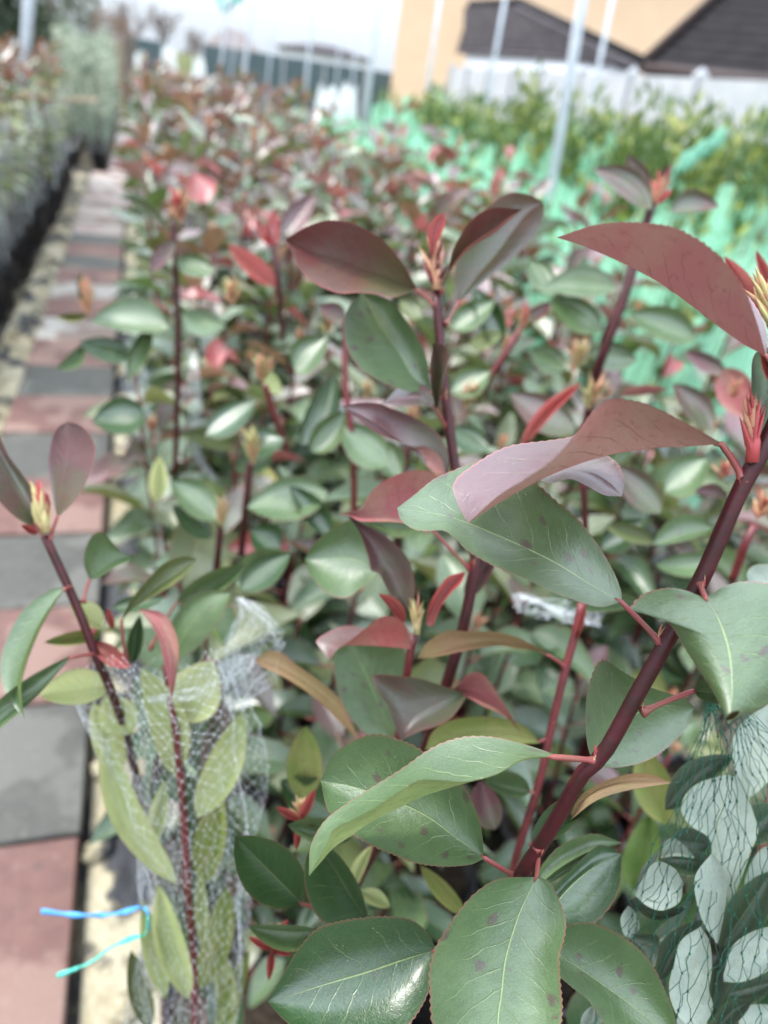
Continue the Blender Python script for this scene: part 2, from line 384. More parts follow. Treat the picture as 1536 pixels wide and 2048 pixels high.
def slabmat(name, c, c2, wet, thr=.56):
    t = NT(name); co = t.n('TexCoord').outputs['Object']; r = t.n('ObjectInfo').outputs['Random']
    cx = t.n('CombineXYZ'); t.l(t.math('MULTIPLY', r, 41.), cx.inputs[0]); t.l(t.math('MULTIPLY', r, 23.), cx.inputs[1])
    q = t.vmath('ADD', co, cx.outputs[0])
    big = t.noise(q, 3.1, 3, .5); med = t.noise(q, 22, 5, .65); fine = t.noise(q, 240, 3); vo = t.n('TexVoronoi'); t.l(q, vo.inputs['Vector']); vo.inputs['Scale'].default_value = 9
    col = t.mix(t.ramp(med, .35, .7), c, c2)
    w = t.ramp(t.math('ADD', big, t.math('MULTIPLY', med, .12)), thr, thr+.05)
    col = t.mix(w, col, wet)
    col = t.mix(t.math('MULTIPLY', t.ramp(vo.outputs['Distance'], .13, .07), .55), col, (.05, .045, .04))
    col = t.mix(t.ramp(fine, .5, .72, 0, .4), col, (.07, .062, .055)); col = t.mix(t.ramp(t.noise(q, 55, 5, .7), .55, .75, 0, .4), col, (.3, .26, .22))
    return t.end(t.bsdf(col, t.math('SUBTRACT', .6, t.math('MULTIPLY', w, -.15)), .32, t.math('ADD', med, t.math('MULTIPLY', fine, .3)), .003, .5))
PINK = slabmat('pink_concrete', (.15, .072, .058), (.115, .053, .044), (.22, .135, .11))
GREY = slabmat('grey_concrete', (.075, .073, .062), (.055, .053, .046), (.115, .112, .098), .58)
DUSTY = slabmat('dusty_concrete', (.38, .35, .31), (.3, .28, .25), (.2, .15, .125), .52)
FADED = slabmat('faded_pink_concrete', (.33, .235, .205), (.28, .19, .165), (.36, .31, .28))
SLABW, SLABL, PX1 = .4005, .3805, -.152
path = tag(MB().box(PX1-SLABW+.004, PX1-.004, -1.2, 10.02, GZ+.001, -.012).build('path', GROUND, org=(0, 0, 0)), kind='structure')
def slab_mesh(m, w, l, k):
    mb = MB(); mb.box(-w/2+.003, w/2-.003, -l/2+.004, l/2-.004, -.012, .0, 0, .004); return mb.mesh('paving_slab', [m], smooth=False)
SLABS = {q: slab_mesh(q, SLABW, SLABL, 0) for q in (PINK, GREY, DUSTY, FADED)}
y0 = .75436*H
for i in range(-5, 24):
    m = GREY if i % 2 == 0 else PINK
    if i in (8, 10): m = DUSTY
    if i >= 15: m = FADED if i % 2 else DUSTY
    rr = random.Random(i+50)
    yc = y0+(i+.5)*SLABL
    M = Matrix.Translation((PX1-SLABW/2+rr.uniform(-.004, .004), yc, rr.uniform(-.002, .003))) @ Matrix.Rotation(rad(rr.uniform(-.5, .5)), 4, 'Z') @ Matrix.Rotation(rad(rr.uniform(-.35, .35)), 4, 'Y')
    inst('paving_slab', SLABS[m], path, M)
path2 = tag(MB().box(-.38, .06, 10.05, 19, GZ+.001, .012).build('path', GROUND, org=(0, 0, 0)), kind='structure')
SL2 = [slab_mesh(FADED, .42, .38, 0), slab_mesh(DUSTY, .42, .38, 0)]
for i in range(23):
    rr = random.Random(i+90)
    inst('paving_slab', SL2[i % 2], path2, Matrix.Translation((-.16, 10.26+i*.385, .024+rr.uniform(-.002, .002))))

# dried sand with torn black fabric showing through, both sides of the slabs
t = NT('dried_sand'); co = t.n('TexCoord').outputs['Object']
n1 = t.noise(co, 5.5, 5, .55); n2 = t.noise(co, 70, 4, .6); n3 = t.noise(co, 2.2, 2)
f = t.ramp(t.math('ADD', n1, t.math('MULTIPLY', t.math('SUBTRACT', n2, .5), .1)), .42, .48)
sand = t.mix(t.ramp(t.math('ADD', t.math('MULTIPLY', n3, .6), t.math('MULTIPLY', n2, .4)), .35, .62), (.26, .215, .13), (.42, .375, .27))
SAND = t.end(t.bsdf(t.mix(f, (.03, .031, .034), sand), t.math('MULTIPLY_ADD', f, .35, .55), .3, t.math('ADD', f, t.math('MULTIPLY', n2, .6)), .008, .7))
def strip(x0, x1, y0, y1, nx, ny, amp, seed):
    mb = MB()
    for j in range(ny+1):
        for i in range(nx+1):
            x = x0+(x1-x0)*i/nx; y = y0+(y1-y0)*j/ny
            h = noise.fractal(Vector((x*9, y*9, seed)), 1, 2, 4)*amp + noise.noise(Vector((x*45, y*45, seed)))*amp*.25
            eg = min(1, 4*min(i, nx-i)/nx)
            mb.v.append(Vector((x, y, GZ+.006+max(0, .012+h)*eg)))
    for j in range(ny):
        for i in range(nx):
            a = j*(nx+1)+i; mb.face((a, a+1, a+nx+2, a+nx+1))
    return tag(mb.build('sand_strip', SAND), kind='structure')
strip(PX1+.012, PX1+.155, -.6, 10, 12, 560, .022, 3.1)
strip(PX1-SLABW-.17, PX1-SLABW-.012, -.6, 10, 12, 420, .03, 8.7)
mb = MB(); rr = random.Random(5)
for i in range(230):
    y = .4+9.4*(i/230)+rr.uniform(-.03, .03); sd_ = rr.random()
    x = rr.uniform(PX1-SLABW-.15, PX1-SLABW-.03) if sd_ < .8 else rr.uniform(PX1+.03, PX1+.13)
    mb.blob((x, y, GZ+.022), rr.uniform(.01, .034), 0, .7, .3, i)
tag(mb.build('sand_clods', SAND, smooth=False), kind='stuff')

# ------------------------------------------------------------------ houses, walls and fence behind
PLASTER = simple('peach_plaster', (.7, .5, .34), .9, .2, (.66, .465, .31), 1.5, .2, .01)
CONC = simple('pale_concrete', (.43, .435, .445), .85, .25, (.37, .38, .395), 3, .3, .01)
CONC2 = simple('pale_concrete_post', (.42, .425, .435), .85, .25, (.37, .375, .39), 3, .3, .01)
def roofmat(name, c):
    t = NT(name); co = t.n('TexCoord').outputs['Object']; n = t.noise(co, 4, 4); s = t.n('SeparateXYZ'); t.l(co, s.inputs[0])
    return t.end(t.bsdf(t.mix(t.ramp(n, .35, .65), c, tuple(x*.7 for x in c)), .85, .2, n, .01, .3))
ROOFG, ROOFD, ROOFB = roofmat('grey_roof', (.105, .092, .1)), roofmat('charcoal_roof', (.028, .025, .027)), roofmat('brown_roof', (.3, .25, .24))
WHITE = simple('white_render', (.75, .76, .78), .85, .25, (.68, .69, .72), 2)
GLASS = simple('window_glass', (.05, .06, .08), .1, .7)
TRIM = simple('dark_trim', (.05, .03, .028), .6, .4)
def roof_face(parent, tri, drop, mat, rows, name='roof', thick=.18, inside=None):
    """a roof plane with courses of tile rows laid as real laps"""
    q = [Vector(p) for p in tri]; nrm = (q[1]-q[0]).cross(q[2]-q[0]).normalized()
    if nrm.z < 0: q = q[::-1]; nrm = -nrm
    o = MB().quad_prism(q, -nrm*thick).build(name, mat, parent, smooth=False)
    z0, z1 = min(p.z for p in q), max(p.z for p in q); mb = MB()
    for r in range(rows):
        z = z0+(z1-z0)*(r+.04)/rows; hit = []
        for a, b in zip(q, q[1:]+q[:1]):
            if (a.z-z)*(b.z-z) < 0: hit.append(a.lerp(b, (z-a.z)/(b.z-a.z)))
        if len(hit) == 2 and (hit[0]-hit[1]).length > .1:
            mb.tube([hit[0]+nrm*.005, hit[1]+nrm*.005], .035, 4)
    if mb.f: tag(mb.build('tile_course', mat, o, smooth=False, org=parent_origin(parent)), kind='stuff')
    return o
def walls(parent, base, z1, mat, z0=GZ, name='wall'):
    mb = MB(); mb.quad_prism([Vector((p[0], p[1], z0)) for p in base], (0, 0, z1-z0)); return mb.build(name, mat, parent, smooth=False)
# peach house
a, b = PR(790, 100, 30), PR(1640, 100, 25.5); a, b = Vector((a[0], a[1], GZ)), Vector((b[0], b[1], GZ))
back = Vector((-(b-a).y, (b-a).x, 0)).normalized()*9
hs = empty('house', a, 'big peach plastered house wall standing behind the pale concrete fence', 'house')
walls(hs, [a, b, b+back, a+back], 6.4, PLASTER)
ov = (b-a).normalized()*.5; bk = back.normalized()*.5; e0, e1, e2, e3 = [q+Vector((0, 0, 6.4-GZ)) for q in (a-ov-bk, b+ov-bk, b+ov+back+bk, a-ov+back+bk)]
r0, r1 = (e0+e3)/2+ov*7+Vector((0, 0, 2.4)), (e1+e2)/2-ov*7+Vector((0, 0, 2.4))
for f_ in ([e0, e1, r1, r0], [e2, e3, r0, r1], [e1, e2, r1], [e3, e0, r0]): roof_face(hs, f_, 0, ROOFB, 8)
# grey hip-roofed outbuilding
A, B, C0 = Vector(PZ(1125, 121, 2.3)), Vector(PZ(1287, 130, 2.3)), Vector(PZ(938, 108, 2.3))
u_ = (C0-A).normalized(); R1 = (A+B)/2+u_*3.6+Vector((0, 0, 1.05)); R0 = R1+u_*2.6
D0 = B+u_*7.9
hs = empty('outbuilding', (A.x, A.y, GZ), 'low outbuilding with pale grey hipped tile roof in front of the peach house', 'outbuilding')
inw = ((B+C0)/2-A).normalized()*.5
walls(hs, [A+inw, C0+inw*.2, D0-inw, B+inw*.2], 2.28, WHITE)
roof_face(hs, [C0, A, R1, R0], 0, ROOFG, 7); roof_face(hs, [A, B, R1], 0, ROOFG, 9); roof_face(hs, [B, D0, R0, R1], 0, ROOFG, 7)
roof_face(hs, [D0, C0, R0], 0, ROOFG, 7)
MB().tube([A+Vector((0, 0, .06)), R1+Vector((0, 0, .06))], .09, 6).tube([R1+Vector((0, 0, .06)), R0+Vector((0, 0, .06))], .1, 6).tube([R1+Vector((0, 0, .06)), B+Vector((0, 0, .06))], .09, 6).build('ridge_cap', ROOFD, hs)
MB().tube([C0-Vector((0, 0, .05)), A-Vector((0, 0, .05)), B-Vector((0, 0, .05))], .08, 6).build('gutter', TRIM, hs)
# charcoal roof at the right
A, B = Vector(PZ(1292, 128, 2.15)), Vector(PZ(1700, 170, 2.15)); up_ = Vector(PR(1490, -50, 13.6)); 
ridge2 = up_+(B-A)*.9; dpt = Vector((up_.x-A.x, up_.y-A.y, 0)); nrm = Vector((-(B-A).y, (B-A).x, 0)).normalized()
D1 = A+nrm*7; C1 = B+nrm*7
apex = A+(B-A)*.5+nrm*3.5; apex.z = 5.6; ra, rb = apex-(B-A)*.16, apex+(B-A)*.3
hs = empty('house', (A.x, A.y, GZ), 'low house with steep charcoal tiled roof at the right edge, behind the concrete fence', 'house')
inn = nrm*.45+(B-A).normalized()*.4
walls(hs, [A+inn, B+nrm*.45-(B-A).normalized()*.4, C1-inn, D1-nrm*.45+(B-A).normalized()*.4], 2.1, WHITE)
for f_ in ([A, B, rb, ra], [C1, D1, ra, rb], [D1, A, ra], [B, C1, rb]): roof_face(hs, f_, 0, ROOFD, 26)
MB().tube([A+Vector((0, 0, .06)), ra+Vector((0, 0, .06)), rb+Vector((0, 0, .06))], .09, 6).build('ridge_cap', TRIM, hs)
MB().tube([A-Vector((0, 0, .06)), B-Vector((0, 0, .06))], .09, 6).build('gutter', TRIM, hs)
# pale concrete panel fence
fa, fb = Vector((6.25, 5.4, GZ)), Vector((8.5, 23, GZ)); fl = (fb-fa).length; fd = (fb-fa)/fl; fnv = Vector((-fd.y, fd.x, 0))
fence = empty('concrete_fence', fa, 'pale concrete fence of stacked panels between tapered posts', 'fence')
def obox(c, d, n_, l, w, z0, z1): 
    return [c-d*l/2-n_*w/2, c+d*l/2-n_*w/2, c+d*l/2+n_*w/2, c-d*l/2+n_*w/2]
nb = 9; bay = fl/nb
for i in range(nb+1):
    c = fa+fd*bay*i; q = obox(c, fd, fnv, .13, .15, 0, 0); mb = MB().quad_prism([p+Vector((0, 0, 0)) for p in q], (0, 0, 2.03))
    tp = len(mb.v); mb.v += [p+Vector((0, 0, 2.03)) for p in q]; mb.v.append(c+Vector((0, 0, 2.12)))
    for j in range(4): mb.face((tp+j, tp+(j+1) % 4, tp+4))
    mb.build('post', CONC2, fence, smooth=False)
    if i == nb: break
    for k in range(4):
        c = fa+fd*bay*(i+.5)+Vector((0, 0, .02+k*.495)); q = obox(c, fd, fnv, bay-.12, .05, 0, 0)
        MB().quad_prism(q, (0, 0, .487)).build('panel', CONC, fence, smooth=False)
# dark green sheet fence far off
GFEN = simple('dark_green_sheet', (.085, .12, .125), .6, .3, (.07, .105, .11), 3)
ga, gb = Vector(PR(405, 130, 33)), Vector(PR(905, 140, 31)); ga.z = gb.z = GZ; gl = (gb-ga).length; gd = (gb-ga)/gl; gn = Vector((-gd.y, gd.x, 0))
gf = empty('sheet_fence', ga, 'long dark green sheet fence across the far end of the nursery', 'fence')
for i in range(7):
    c = ga+gd*gl*i/6; MB().quad_prism(obox(c, gd, gn, .08, .08, 0, 0), (0, 0, 1.75)).build('post', CONC2, gf, smooth=False)
    if i < 6: MB().quad_prism(obox(ga+gd*gl*(i+.5)/6+Vector((0, 0, .06)), gd, gn, gl/6-.1, .03, 0, 0), (0, 0, 1.62)).build('panel', GFEN, gf, smooth=False)
c = PR(286, 120, 24); c = Vector((c[0], c[1], GZ)); q = obox(c, Vector((1, 0, 0)), Vector((0, 1, 0)), .95, .06, 0, 0)
sp_ = empty('garden_screen', c, 'short dark green sheet screen at the far end of the path', 'screen')
MB().quad_prism(q, (0, 0, 1.52)).build('panel', GFEN, sp_, smooth=False)
for s in (-1, 1): MB().box(c.x+s*.5-.03, c.x+s*.5+.03, c.y-.04, c.y+.04, GZ, 1.55).build('post', CONC2, sp_, smooth=False)
# distant houses
def far_house(px0, px1, pyr, r, eave, apex_, wmat, rmat, label):
    a, b = Vector(PR(px0, 110, r)), Vector(PR(px1, 115, r)); a.z = b.z = GZ; n_ = Vector((-(b-a).y, (b-a).x, 0)).normalized()
    h = empty('house', a, label, 'house'); L = (b-a).length; d = (b-a)/L; dp = L*.7
    walls(h, [a, b, b+n_*dp, a+n_*dp], eave, wmat)
    o = .3; E = [q+Vector((0, 0, eave-GZ)) for q in (a-d*o-n_*o, b+d*o-n_*o, b+d*o+n_*(dp+o), a-d*o+n_*(dp+o))]
    ap = (a+b)/2+n_*dp/2; ap.z = apex_; r0, r1 = ap-d*L*.12, ap+d*L*.12
    for f_ in ([E[0], E[1], r1, r0], [E[2], E[3], r0, r1], [E[1], E[2], r1], [E[3], E[0], r0]): roof_face(h, f_, 0, rmat, 5)
    for k in (.25, .7):
        c = a+d*L*k-n_*.02+Vector((0, 0, eave*.45)); q = obox(c, d, n_, L*.14, .06, 0, 0)
        w = MB().quad_prism(q, (0, 0, eave*.35)).build('window', WHITE, h, smooth=False)
        MB().quad_prism(obox(c-n_*.04+Vector((0, 0, .08)), d, n_, L*.11, .03, 0, 0), (0, 0, eave*.35-.16)).build('pane', GLASS, w, smooth=False, org=parent_origin(h))
far_house(408, 520, 70, 62, 1.6, 3.1, WHITE, ROOFB, 'distant house with pale brown pyramid roof behind the sheet fence')
far_house(560, 735, 95, 70, 2.6, 3.2, WHITE, ROOFG, 'distant long white house with low grey roof beside the peach house')

# ------------------------------------------------------------------ poles
GALV = simple('galvanised_steel', (.62, .65, .7), .45, .5, (.52, .55, .6), 20, metal=.1)
GR_P = 'grey steel support poles over the plants'
def pole(pts, depth, r, label, zt=3.4):
    (x0, y0_), (x1, y1_) = pts; b = Vector(P(x1, y1_, depth)); a = PR(x0, y0_, math.hypot(b.x, b.y)); a = Vector(a)
    d = (a-b).normalized(); g = b-d*((b.z-GZ)/d.z); tp = b+d*((zt-b.z)/d.z)
    o = empty('support_pole', g, label, 'pole', GR_P)
    MB().tube([g, tp], r, 12).build('tube', GALV, o)
    MB().tube([tp, tp+d*.02], r*1.12, 12).build('end_cap', GALV, o)
    MB().tube([g, g+d*.05], r*1.9, 12).build('footing', CONC2, o)
    return o
pole(((1165, 0), (1098, 400)), 3.9, .0255, 'thick pale steel pole rising right in front of the grey outbuilding roof')
pole(((1225, 0), (1196, 140)), 6.3, .019, 'thin steel pole just right of the thickest pole, over the outbuilding roof')
pole(((1010, 0), (978, 180)), 7., .018, 'thin steel pole crossing the ridge of the grey outbuilding roof')
pole(((880, 0), (856, 165)), 8.5, .022, 'thin faint steel pole against the peach house wall')
pole(((757, 0), (737, 180)), 7.2, .024, 'steel pole beside the left corner of the peach house')
for x, y, dd, r, lab in ((705, 168, 12, .035, 'first steel pole left of the peach house corner'), (612, 165, 9.5, .04, 'steel pole standing before the long white distant house'),
                       (535, 165, 11, .03, 'steel pole halfway along the dark green sheet fence'), (488, 160, 9, .034, 'steel pole right of the pole with the green netting'),
                       (440, 160, 9.5, .038, 'steel pole with scrap of green netting tied near the top'), (462, 150, 12, .03, 'thin steel pole just right of the netting scrap'), (672, 170, 13, .03, 'thin steel pole between two distant house roofs')):
    pole(((x+16, 0), (x, y)), dd, r*.55, lab)
pole(((58, 0), (50, 115)), 6.2, .045, 'broad pale post at the far left edge in front of the dark evergreen')
MINT = None

# ------------------------------------------------------------------ far trees
def foliage(mb, pts, size, rr, m=0, up_b=.3, asp=.5):
    """leaf-sized folded faces at the given points"""
    for p in pts:
        d = Vector((rr.gauss(0, 1), rr.gauss(0, 1), rr.gauss(up_b, .8))).normalized(); s = size*rr.uniform(.6, 1.3)
        u = d.orthogonal().normalized(); u = Matrix.Rotation(rr.uniform(0, 6.28), 3, d) @ u; w = d.cross(u); b = len(mb.v); p = Vector(p)
        mb.v += [p, p+d*s*.5+u*s*asp*.5+w*s*.08, p+d*s, p+d*s*.5-u*s*asp*.5+w*s*.08, p+d*s*.5]
        k = m if not hasattr(m, '__len__') else rr.choice(m)
        mb.face((b, b+1, b+4), k); mb.face((b+1, b+2, b+4), k); mb.face((b+2, b+3, b+4), k); mb.face((b+3, b, b+4), k)
def folmat(name, c, c2, rough=.5, tl=.25):
    t = NT(name); g = t.n('NewGeometry'); r = t.n('TexCoord').outputs['Object']; n = t.noise(r, 6, 4)
    wn_ = t.n('TexWhiteNoise'); t.l(r, wn_.inputs['Vector'])
    col = t.mix(t.ramp(n, .35, .65), c, c2)
    tr = t.n('BsdfTranslucent'); t.l(col, tr.inputs[0])
    return t.end(t.mixs(tl, t.bsdf(col, rough, .4), tr.outputs[0]))
F_EVER = folmat('evergreen_leaf', (.03, .05, .025), (.05, .075, .035))
F_OLIV = folmat('olive_leaf', (.1, .12, .08), (.15, .17, .12))
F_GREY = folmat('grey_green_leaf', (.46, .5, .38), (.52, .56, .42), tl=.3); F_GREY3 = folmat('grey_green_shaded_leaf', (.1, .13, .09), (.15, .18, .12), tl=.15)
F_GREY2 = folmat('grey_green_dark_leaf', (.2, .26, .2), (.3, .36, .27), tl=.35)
F_DRY = folmat('dry_brown_leaf', (.26, .17, .11), (.2, .13, .09))
F_LAU = folmat('laurel_leaf', (.07, .125, .035), (.11, .165, .04), .35)
F_LAU2 = folmat('laurel_young_leaf', (.26, .32, .07), (.34, .32, .09), .4)
F_YEL = folmat('yellow_green_leaf', (.26, .3, .12), (.33, .36, .16))
TWIG = simple('grey_twig', (.2, .165, .15), .8, .2)
def tree(px, py, r, h, w, mat, label, seed, name='evergreen_tree'):
    rr = random.Random(seed); b = PR(px, py, r); b = Vector((b[0], b[1], GZ)); o = empty(name, b, label, 'tree')
    MB().tube([b, b+Vector((.05, 0, h*.35)), b+Vector((0, .05, h*.8))], [.12, .09, .03], 8).build('trunk', BARK, o)
    mb = MB(); pts = []
    for k in range(26):
        a = rr.uniform(0, 6.28); z = rr.uniform(.25, .95)*h; q = w*math.sqrt(max(0, 1-(2*(z/h-.58))**2))*rr.uniform(.2, .85)
        c = b+Vector((math.cos(a)*q, math.sin(a)*q, z)); s = w*rr.uniform(.25, .42)
        pts += [c+Vector((rr.gauss(0, s*.5), rr.gauss(0, s*.5), rr.gauss(0, s*.5))) for _ in range(70)]
    foliage(mb, pts, .22, rr); tag(mb.build('crown', mat, o), kind='stuff'); return o
tree(5, 90, 21, 3.2, 1.35, F_EVER, 'dark evergreen tree at the left edge behind the wrapped shrubs', 3)
tree(105, 90, 30, 3.3, 1.9, F_OLIV, 'pale olive green bushy tree behind the grey-green column shrubs', 4, 'olive_tree')
def bare_tree(px, r, h, label, seed):
    rr = random.Random(seed); b = PR(px, 90, r); b = Vector((b[0], b[1], GZ)); o = empty('bare_tree', b, label, 'tree'); mb = MB(); tw = MB()
    def grow(p, d, l, q, lev):
        e = p+d*l; (mb if lev < 2 else tw).tube([p, p.lerp(e, .5)+Vector((rr.gauss(0, .03), rr.gauss(0, .03), 0))*l, e], [q, q*.8, q*.6], 5 if lev < 2 else 3, cap=False)
        if lev == 5: return
        for k in range(3 if lev else 5):
            nd = (d+Vector((rr.gauss(0, .45), rr.gauss(0, .45), rr.uniform(0, .35)))).normalized(); grow(p.lerp(e, rr.uniform(.55, 1)), nd, l*rr.uniform(.55, .8), q*.6, lev+1)
    grow(b, Vector((0, 0, 1)), h*.34, h*.03, 0)
    mb.build('trunk', TWIG, o); tag(tw.build('crown', TWIG, o), kind='stuff')
bare_tree(262, 34, 3.1, 'leafless twiggy tree nearest the brown conifer', 21); bare_tree(330, 38, 3.5, 'leafless twiggy tree right of the dark green screen', 22)
bare_tree(205, 40, 3.0, 'leafless twiggy tree behind the brown conifer', 23); bare_tree(385, 45, 3.0, 'leafless twiggy tree left of the pyramid-roofed house', 24)

# ================================================================== NURSERY PLANTS
ORD = ['first', 'second', 'third', 'fourth', 'fifth', 'sixth', 'seventh', 'eighth', 'ninth', 'tenth', 'eleventh', 'twelfth', 'thirteenth',
       'fourteenth', 'fifteenth', 'sixteenth', 'seventeenth', 'eighteenth', 'nineteenth', 'twentieth', 'twenty-first', 'twenty-second', 'twenty-third', 'twenty-fourth']
# ---- library of single leaves (unit length, stalk included), a few bends of each
def lib_leaf(kind, fold, bend, twist, seed):
    rr = random.Random(seed); mb = MB(); nv, nu = 9, 2; pl = .16; wid = .26*rr.uniform(.9, 1.12); cols = []
    def axis(s): return Vector((math.sin(twist*s)*.05, pl+s*(1-.10*abs(bend)), -bend*s*s*.6+.06*s))
    for i in range(nv+1):
        v = i/nv; c = axis(v); w = wid*max(0, math.sin(math.pi*v**.88))**.8*(1+.05*math.sin(v*19+seed)); row = []
        for j in range(-nu, nu+1):
            k = j/nu; a = fold*abs(k)**.8
            x = w*k*math.cos(a*.9); z = w*abs(k)*math.sin(a)+.02*math.sin(v*11+j+seed)*abs(k)
            t = twist*v; row.append(len(mb.v)); mb.v.append(c+Vector((x*math.cos(t)-z*math.sin(t), 0, x*math.sin(t)+z*math.cos(t))))
        cols.append(row)
    for i in range(nv):
        for j in range(2*nu):
            uvq = [(a/(2*nu), b/nv) for a, b in ((j, i), (j+1, i), (j+1, i+1), (j, i+1))]
            mb.face((cols[i][j], cols[i][j+1], cols[i+1][j+1], cols[i+1][j]), 0, uvq)
    mb.mid = {c[nu] for c in cols}
    mb.tube([Vector((0, 0, -.03)), Vector((0, pl*.5, .0)), axis(.05)], [.02, .015, .012], 4, 1)
    return mb
LIBP = [(.35, .25, .0, 1), (.55, .55, .25, 2), (.2, .1, -.2, 3), (.75, .7, -.3, 4), (.45, .9, .15, 5), (.9, .4, .4, 6)]
LIB = {}
for k in LM:
    if k in ('rose', 'silver'): continue
    LIB[k] = []
    for p in LIBP:
        mb = lib_leaf(k, *p); me = mb.mesh('leaf', [LM[k], PETI]); crease(me, mb.mid); LIB[k].append(me)
def frame(d, n0=Vector((0, 0, 1))):
    y = d.normalized(); x = y.cross(n0)
    if x.length < .05: x = y.cross(Vector((0, 1, 0)))
    x.normalize(); z = x.cross(y); return Matrix((x, y, z)).transposed()
def shoot_layout(rr, h, nst, spread, leaf_l=.078, low=.35, gap=.034):
    """stems, leaf frames and tip points of one potted shrub, in its own coordinates"""
    stems, leaves, tips = [], [], []
    for s in range(nst):
        a = rr.uniform(0, 6.28); q = spread*rr.uniform(.5, 1); hh = h*rr.uniform(.78, 1.0) if s else h
        p0 = Vector((math.cos(a)*.02, math.sin(a)*.02, .2)); p3 = Vector((math.cos(a)*q, math.sin(a)*q, hh)); p1 = p0.lerp(p3, .4)+Vector((math.cos(a), math.sin(a), 0))*q*.25
        pts = [p0*(1-t)**2+p1*2*t*(1-t)+p3*t*t for t in np.linspace(0, 1, 12)]; stems.append(pts); tips.append((p3, (pts[-1]-pts[-3]).normalized()))
        n = int((hh*(1-low))/gap); a0 = rr.uniform(0, 6.28)
        for k in range(n):
            t = low+(1-low)*(k+.5)/n; i = min(int(t*11), 10); p = pts[i].lerp(pts[i+1], t*11-i); a0 += 2.4+rr.gauss(0, .25)
            top = (k+.5)/n; el = (-.25+1.05*top**1.6)+rr.gauss(0, .22)
            d = Vector((math.cos(a0)*math.cos(el), math.sin(a0)*math.cos(el), math.sin(el)))
            leaves.append((p, d, leaf_l*rr.uniform(.72, 1.2)*(1-.3*max(0, top-.8)/.2), top, rr.gauss(0, .35)))
    return stems, leaves, tips
def pick_kind(rr, top, red):
    x = rr.random()
    if top > .84: return rr.choice(['red', 'maroon', 'mauve', 'mauve', 'bronze', 'bronze']) if x < red else rr.choice(['green', 'olive', 'bronze'])
    if top > .6: return rr.choice(['bronze', 'mauve', 'olive', 'maroon']) if x < red*.45 else rr.choice(['green', 'green', 'deep', 'olive'])
    return 'lime' if x < .03 else 'olive' if x < .09 else rr.choice(['green', 'deep', 'deep'])
def bud_lib(seed):
    rr = random.Random(seed); mb = MB(); bud_mesh(mb, Vector((0, 0, -.1)), Vector((0, 0, 1)), 1., 13, rr, .75); return mb.mesh('bud', [BUDR, BUDO, BUDO])
BUDL = [bud_lib(s) for s in range(4)]
def near_plant(x, y, h, nst, spread, seed, label, red=.5, leaf_l=.108, low=.3, group=GR, gap=.037):
    rr = random.Random(seed); o = empty('photinia_plant', (x, y, GZ), label, 'plant', group); add_pot(o)
    stems, leaves, tips = shoot_layout(rr, h, nst, spread, leaf_l, low, gap)
    for pts in stems: MB().tube(pts, [.005-.0028*i/11 for i in range(12)], 6).build('stem', rr.choice((STEM, STEM, STEM2)), o, org=(0, 0, 0))
    for p, d, l, top, roll in leaves:
        m3 = frame(d) @ Matrix.Rotation(roll, 3, 'Y'); M = Matrix.Translation(p) @ m3.to_4x4() @ Matrix.Scale(l*1.12, 4)
        inst('leaf', rr.choice(LIB[pick_kind(rr, top, red)]), o, M)
    for p, d in tips:
        inst('bud', rr.choice(BUDL), o, Matrix.Translation(p) @ Matrix.Rotation(rr.uniform(0, 6), 4, 'Z') @ Matrix.Scale(rr.uniform(.02, .033), 4))
    return o
# ---- the far plants of the same bed share a few joined crowns
def joined_crown(seed, h, nst, spread, red, leaf_l=.075, pale=0.):
    rr = random.Random(seed); stems, leaves, tips = shoot_layout(rr, h, nst, spread, leaf_l, .3, .045)
    kinds = ['green', 'deep', 'olive', 'bronze', 'mauve', 'maroon', 'red', 'lime']; mb = MB(); st = MB()
    for pts in stems: st.tube(pts, [.005-.003*i/11 for i in range(12)], 5)
    for p, d, l, top, roll in leaves:
        k = pick_kind(rr, top, red)
        if top < .75 and rr.random() < pale: k = rr.choice(('lime', 'lime', 'olive'))
        src = lib_leaf(k, *rr.choice(LIBP)); m3 = frame(d) @ Matrix.Rotation(roll, 3, 'Y'); b = len(mb.v)
        mb.v += [p + (m3 @ q)*l*1.12 for q in src.v]
        for f_, mi, u in zip(src.f, src.m, src.uv): mb.face([b+i for i in f_], kinds.index(k) if mi == 0 else 8, u)
    for p, d in tips:
        b = MB(); bud_mesh(b, p, (0, 0, 1), .05, 9, rr, .8); o = len(mb.v); mb.v += b.v
        for f_, mi in zip(b.f, b.m): mb.face([o+i for i in f_], 9 if mi else 6)
    return mb.mesh('foliage', [LM[k] for k in kinds]+[PETI, BUDO]), st.mesh('stem', [STEM])
CROWN = [joined_crown(100+i, 1.2, 4, .17, .75, .128) for i in range(6)]
CROWNL = [joined_crown(140+i, 1.2, 4, .14, .75, .1, .6) for i in range(3)]
def far_plant(name, x, y, rz, s, crown, label, cat, group, pot=True):
    o = empty(name, (x, y, GZ), label, cat, group); R = Matrix.Rotation(rz, 4, 'Z') @ Matrix.Diagonal((1, 1, s, 1))
    if pot: add_pot(o)
    f_ = inst('foliage', crown[0], o, R); f_['kind'] = 'stuff'; inst('stem', crown[1], o, R); return o
rr = random.Random(77)
COLF = ['in the path edge column', 'in the second column from the path', 'in the third column from the path', 'in the column beside the netted laurels']
COLN = ['edge column beside the path', 'second column from the path', 'third column from the path', 'column beside the netted laurels']
PL = {}
ROWY = [.78, 1.05, 1.33, 1.62, 1.92, 2.22, 2.54]
